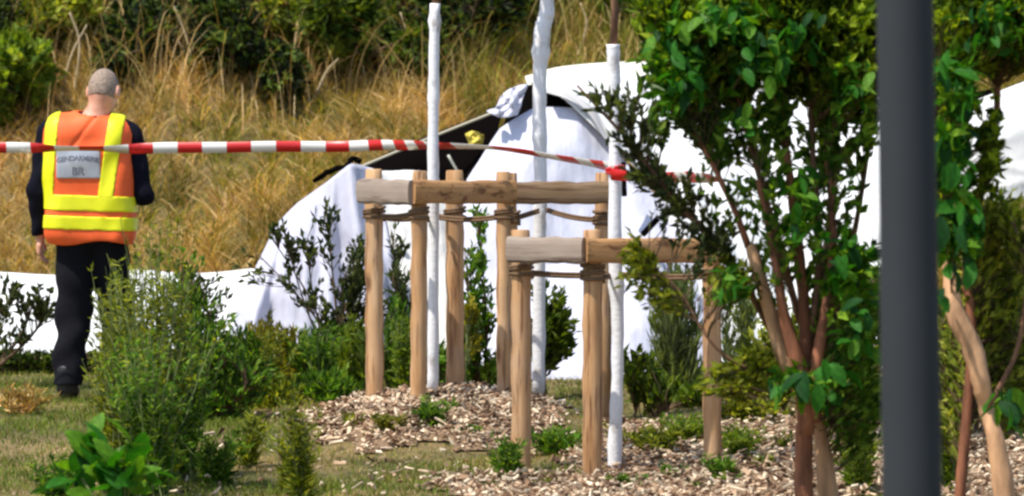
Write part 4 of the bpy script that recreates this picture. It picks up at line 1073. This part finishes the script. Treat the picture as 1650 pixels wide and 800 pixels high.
shrub('bush', 'pale grey-green bush just right of the near right stake', 'bush', (1190, 25.2), [(1195, 520, 25.2, 32, 60, .15, 80), (1190, 590, 25.2, 50, 40, .2, 130)], .055, .016, 7, L_grey, M_stem_green, sr=.006, updir=1.0, reach=.2)
shrub('bush', 'dark glossy low bush at the foot of the nearest white trunk', 'bush', (1030, 23.6), [(1030, 600, 23.6, 36, 34, .2, 90), (1060, 630, 23.6, 40, 22, .2, 70), (1130, 635, 23.4, 40, 22, .2, 70)], .055, .028, 6, L_dark, sr=.006, reach=.15)
shrub('bush', 'dark green leafy shrub right of the person, half over the white screen', 'bush', (330, 24.0),
      [(300, 500, 24, 55, 60, .25, 50), (350, 565, 24, 70, 60, .3, 240), (335, 640, 24, 90, 60, .3, 360), (290, 440, 24, 50, 40, .2, 30), (400, 610, 24, 50, 40, .2, 130)], .050, .017, 7, L_mid, nst=2, sr=.008, reach=.2, updir=.6)
shrub('bush', 'slate-leaved twiggy shrub top over the white screen', 'bush', (310, 24.5), [(320, 480, 24.5, 55, 50, .2, 80), (300, 530, 24.5, 40, 50, .2, 60)], .045, .018, 6, L_slate, sr=.007, reach=.2)
for i, (px, py, Y, rx, ry, lm, lab) in enumerate([
        (405, 590, 25.9, 45, 50, L_yellow, 'yellow-tinged shrub below the left end of the tent'),
        (455, 580, 25.7, 50, 48, L_yellow, 'second yellow-tinged shrub, below the first fold of the draped tent side'),
        (520, 580, 25.6, 50, 50, L_mid, 'green shrub at the foot of the drape left of the first stake'),
        (570, 590, 25.2, 45, 50, L_lime, 'yellow-green shrub touching the left side of the first stake'),
        (640, 570, 25.2, 32, 65, L_mid, 'green shrub seen between the first and second stake'),
        (700, 600, 25.0, 40, 40, L_mid, 'green shrub behind the leftmost white trunk'),
        (780, 620, 25.0, 40, 32, L_dark, 'dark low shrub behind the fourth stake'),
        (440, 640, 24.6, 60, 34, L_olive, 'low olive plant between the dark shrub and the wood chips'),
        (530, 630, 24.6, 55, 26, L_mid, 'low green plant behind the left edge of the wood chips')]):
    shrub('shrub', lab, 'shrub', (px, Y), [(px, py, Y, rx, ry, .25, int(rx * ry / 20)), (px + rng.normal() * 15, py - ry * .8, Y, rx * .6, ry * .7, .2, int(rx * ry / 55)), (px + rng.normal() * 30, py - ry * .2, Y, rx * .6, ry * .9, .2, int(rx * ry / 45))], .055, .016, 8, lm, M_stem_green, group='shrubs along the foot of the tent', nst=2, sr=.006, updir=.9, reach=.18)
# left edge
shrub('bush', 'leafy dark branch reaching across the white screen at the far left', 'bush', (-40, 25.6),
      [(25, 480, 25.6, 30, 40, .15, 30), (60, 480, 25.6, 30, 26, .12, 20), (85, 500, 25.6, 22, 20, .1, 14), (10, 540, 25.6, 40, 40, .15, 20)], .050, .026, 5, L_slate, M_twig, sr=.012, reach=.3)
shrub('hedge', 'low dark hedge doubling as the shadow under the white screen beside the person', 'hedge', (40, 26.6), [(-20, 588, 26.6, 60, 20, .2, 130), (50, 588, 26.6, 60, 18, .2, 150), (110, 585, 26.4, 40, 26, .2, 110), (190, 590, 26.4, 60, 30, .2, 150)], .045, .022, 7, L_bank, sr=.006, reach=.12)  # near-black, dense plants that also stand in for the shadow there
for i, (px, Y, top, ns, sprd, lm, lab) in enumerate([
        (178, 21.2, 560, 34, 36, L_olive, 'olive weed clump in front of the person\'s boots'),
        (195, 20.9, 430, 60, 60, L_olive, 'tall feathery olive weed rising in front of the person\'s legs'),
        (205, 21.6, 420, 60, 40, L_olive, 'olive weed hiding the person\'s right leg'),
        (255, 20.6, 360, 84, 66, L_olive, 'tallest wispy weed, its tips level with the hem of the vest'),
        (240, 20.2, 540, 70, 75, L_mid, 'dense mid green weed in the middle of the left clump'),
        (430, 24.9, 530, 22, 40, L_olive, 'wispy olive weed before the yellow-tinged shrubs'),
        (520, 24.8, 520, 20, 36, L_mid, 'wispy green weed below the middle of the drape'),
        (650, 24.9, 500, 18, 26, L_lime, 'wispy yellow-green weed between the first two stakes'),
        (345, 20.9, 690, 20, 45, L_mid, 'low green weed right of the left weed clump'),
        (90, 20.4, 735, 14, 40, L_mid, 'low green weed left of the broad-leaved plant'),
        (400, 21.6, 660, 14, 36, L_olive, 'low olive weed between the dark green shrub and the slim weed'),
        (300, 21.2, 500, 44, 55, L_mid, 'green weed on the right side of the left clump'),
        (485, 20.0, 640, 22, 34, L_olive, 'slim upright weed standing alone left of the wood chips'),
        (470, 20.6, 690, 16, 40, L_olive, 'short weed at the foot of the slim upright weed'),
        (698, 22.55, 645, 12, 22, L_mid, 'small green weed growing from the wood chip mound'),
        (625, 22.5, 670, 12, 34, G_olive, 'dry weed tuft on the left slope of the wood chip mound'),
        (900, 21.9, 690, 24, 50, L_mid, 'green weed between the near left stakes'),
        (1060, 21.9, 690, 22, 60, L_olive, 'olive weed behind the nearest white trunk on the mulch'),
        (1110, 22.2, 670, 20, 50, L_lime, 'yellow-green weed left of the near right stake'),
        (1195, 21.6, 690, 22, 45, L_lime, 'yellow-green weed right of the near right stake'),
        (1170, 20.8, 735, 12, 30, L_mid, 'small dark weed at the foot of the near right stake'),
        (820, 21.0, 700, 16, 26, L_mid, 'green weed beside the foot of the near left stake'),
        (1385, 20.5, 660, 30, 50, L_lime, 'lime green weed against the left side of the lamp post'),
        (1530, 20.5, 600, 24, 40, L_lime, 'yellow-green weed behind the lamp post on its right'),
        (35, 24.0, 625, 16, 60, G_dry, 'dry brown weed patch at the far left below the hedge')]):
    spire('weed', lab, 'weed', (px, Y), top, ns, sprd, .066, .017, 32, lm, group='tall weeds')
for px, Y, top, lab in ((570, 22.7, 668, 'small weed on the left flank of the wood chip mound'), (760, 22.5, 690, 'small weed at the front foot of the wood chip mound'),
        (870, 20.9, 770, 'small weed in the chips just right of the nearest left stake'), (930, 22.0, 712, 'small weed in the chips behind the middle stake of the near frame'),
        (1010, 20.8, 765, 'small weed in the chips at the foot of the nearest white trunk'), (1075, 21.0, 748, 'small weed in the chips midway between the nearest white trunk and the near right stake'),
        (1090, 22.8, 660, 'farthest small weed in the chips, below the feathery conifer'), (1230, 21.2, 735, 'small weed in the chips left of the red brown tree stem'),
        (1260, 22.0, 700, 'small weed in the chips directly behind the red brown tree stem'), (1130, 20.6, 775, 'small weed in front of the near right stake at the bottom of the photo'),
        (790, 20.6, 785, 'small weed at the left tip of the near wood chip bed')):
    spire('small_weed', lab, 'weed', (px, Y), top, 9, 26, .05, .018, 16, L_mid if px % 3 else L_olive, group='small weeds in the wood chips')
for px, py, Y, rx, ry, n, lm, lab in [
        (1210, 660, 23.5, 60, 50, 150, L_olive, 'low olive shrub behind the mulch right of the near frame'),
        (1260, 560, 23.8, 60, 80, 220, L_olive, 'olive shrub behind the stems of the garden tree'),
        (1360, 600, 23.0, 70, 90, 330, L_olive, 'broad olive shrub left of the lamp post'),
        (1560, 560, 22.5, 80, 100, 380, L_olive, 'olive shrub behind the crooked trunk'),
        (1640, 520, 22.8, 70, 160, 420, L_mid, 'tall green shrub at the right edge of the photo'),
        (1400, 480, 24.0, 60, 60, 160, L_mid, 'green shrub crown behind the lamp post')]:
    shrub('shrub', lab, 'shrub', (px, Y), [(px, py, Y, rx, ry, .35, n)], .050, .022, 7, lm, M_twig, group='shrubs behind the garden trees', nst=3, sr=.009, reach=.25)

# broad-leaved plant bottom left
by = 17.6; bx = X(195, by)
bp = thing('broadleaf_plant', (bx, by, gz(bx, by)), 'broad-leaved bright green plant at the bottom left corner', 'plant')
mb = MB()
random.seed(9)
ends = []
for i in range(9):
    e = at(195 + random.uniform(-70, 90), 745 + random.uniform(-30, 60), by + random.uniform(-.15, .15)); ends.append(e)
    s0 = Vector((bx + random.uniform(-.03, .03), by, gz(bx, by))); tube(mb, smooth_path([tuple(s0), tuple(s0.lerp(e, .5) + Vector((0, 0, .03))), tuple(e)], 5), .005, 6)
mb.build('stem', M_stem_green, bp, smooth=True)
for e in ends:
    for k in range(7):
        p = e + Vector((random.uniform(-.05, .05), random.uniform(-.05, .05), random.uniform(-.10, .03)))
        big_leaf(bp, p, (random.uniform(-1, 1), random.uniform(-.6, .2), random.uniform(-.2, 1.2)), random.uniform(.10, .16), random.choice((1, 2, 2, 3, 3)))

# ------------------------------------------------------------------ shrubs on top of the bank
BK = [(-40, 34.2, 50, 120, 100, L_bank, 'dark shrub in the top left corner on the bank'),
      (105, 34.6, 10, 90, 70, L_olive, 'olive shrub above the person\'s head on the bank'),
      (235, 34.1, 50, 100, 100, L_bank, 'deep green shrub right of the person\'s head on the bank'),
      (350, 33.9, 60, 105, 115, L_bank, 'darkest shrub with white blossoms on the bank'),
      (470, 34.5, 20, 80, 70, L_olive, 'olive shrub behind the pale crossed stalks'),
      (560, 34.2, 20, 100, 95, L_dark, 'green shrub on the bank left of the first white trunk'),
      (730, 34.4, 10, 80, 110, L_bank, 'dark shrub behind the top of the leftmost white trunk'),
      (650, 34.4, 50, 60, 60, L_bank, 'small dark shrub low on the bank left of the leftmost white trunk'),
      (840, 35.2, -60, 90, 60, L_dark, 'green shrub on the bank between the two left white trunks'),
      (970, 35.4, -60, 90, 60, L_mid, 'light green shrub on the bank above the tent roof'),
      (1110, 35.0, 10, 140, 90, L_dark, 'dark shrub on the bank behind the garden tree'),
      (1300, 35.0, 20, 150, 100, L_dark, 'dark green shrub on the bank left of the lamp post'),
      (1500, 35.0, 20, 150, 100, L_mid, 'green shrub on the bank behind the lamp post'),
      (1660, 35.0, 20, 120, 100, L_dark, 'dark green shrub on the bank at the right edge')]
for px, Y, py, rx, ry, lm, lab in BK:
    Y -= 1.0; py += 25; ry *= 1.1
    n = int(rx * ry / 24)
    shrub('bank_shrub', lab, 'shrub', (px, Y + .3), [(px, py, Y + .4, rx * .9, ry * .9, .7, n), (px + rng.normal() * 40, py - 20, Y - .1, rx * .5, ry * .5, .4, n // 3), (px + rng.normal() * 50, py + 35, Y - .3, rx * .4, ry * .4, .3, n // 4), (px, py - 120, Y + 1.2, rx, ry, .8, n // 2)],
          .075, .036, 13, lm, M_twig, group='dark shrubs along the top of the bank', nst=3, tr=.005, sr=.02, reach=.5, spread=.9)
shrub('lime_bush', 'bright lime green bush on the bank at the top left edge', 'bush', (35, 32.6), [(30, 95, 32.6, 52, 46, .4, 150), (-20, 140, 32.6, 60, 70, .4, 160), (60, 130, 32.7, 30, 40, .3, 60)], .09, .06, 8, L_lime, M_twig, sr=.012, reach=.3)
def stalks(label, lst, m=M_twig_pale):
    c = at(*lst[0][0]); t = thing('dry_stalk', (c.x, c.y, gz(c.x, c.y)), label, 'dry stalk', 'dead stalks on the bank')
    for L_ in lst:
        P = smooth_path([tuple(at(*p)) for p in L_], 6); P = np.vstack([[P[0][0], P[0][1], gz(P[0][0], P[0][1]) - .02], P]); mb = MB()
        tube(mb, P, list(np.linspace(.013, .005, len(P))), 6, True, .15); mb.build('stem', m, t, smooth=True)
stalks('pale arching dead stalk in front of the dark shrubs above the person', [[(325, 165, 32.9), (312, 110, 32.9), (285, 65, 32.9), (262, 44, 32.9)], [(322, 150, 32.85), (300, 60, 32.85), (280, 10, 32.85)]])
stalks('pale crossed dead stalks on the bank right of the dark shrub', [[(415, 175, 32.8), (440, 130, 32.8), (475, 85, 32.8)], [(420, 178, 32.75), (402, 115, 32.75)], [(430, 170, 32.8), (462, 120, 32.8), (466, 80, 32.8)], [(505, 165, 32.8), (525, 118, 32.8), (545, 95, 32.8)]])
stalks('tan dead stalks standing behind the leftmost white trunk', [[(640, 110, 33.4), (655, 60, 33.4), (645, 20, 33.4)], [(760, 120, 33.4), (790, 60, 33.4), (815, 20, 33.4)]])
stalks('tan dead stalks standing above the tent roof', [[(930, 95, 33.6), (945, 40, 33.6), (935, 5, 33.6)], [(1020, 95, 33.6), (1045, 50, 33.6), (1060, 5, 33.6)], [(1000, 95, 33.6), (985, 40, 33.6)]])
stalks('tan dead stalks standing left of the person\'s head', [[(100, 150, 32.9), (115, 90, 32.9), (140, 40, 32.9)], [(120, 150, 32.9), (128, 70, 32.9), (112, 20, 32.9)], [(160, 110, 33.1), (190, 60, 33.1), (235, 62, 33.1)]])
fl = thing('flowers', at(337, 66, 33.2), 'scattered white blossoms on the darkest shrub of the bank', 'flowers')
for px, py in ((337, 66), (387, 79), (388, 104), (370, 140), (245, 14), (205, 70)):
    mb = MB(); c = at(px, py, 33.2)
    for k in range(5):
        a = k * 1.257; V, T = leaf_verts(np.array([tuple(c)]), np.array([[math.cos(a), -.3, math.sin(a)]]), .035, .028); mb.add(V, None, T)
    mb.build('blossom', L_white, fl)
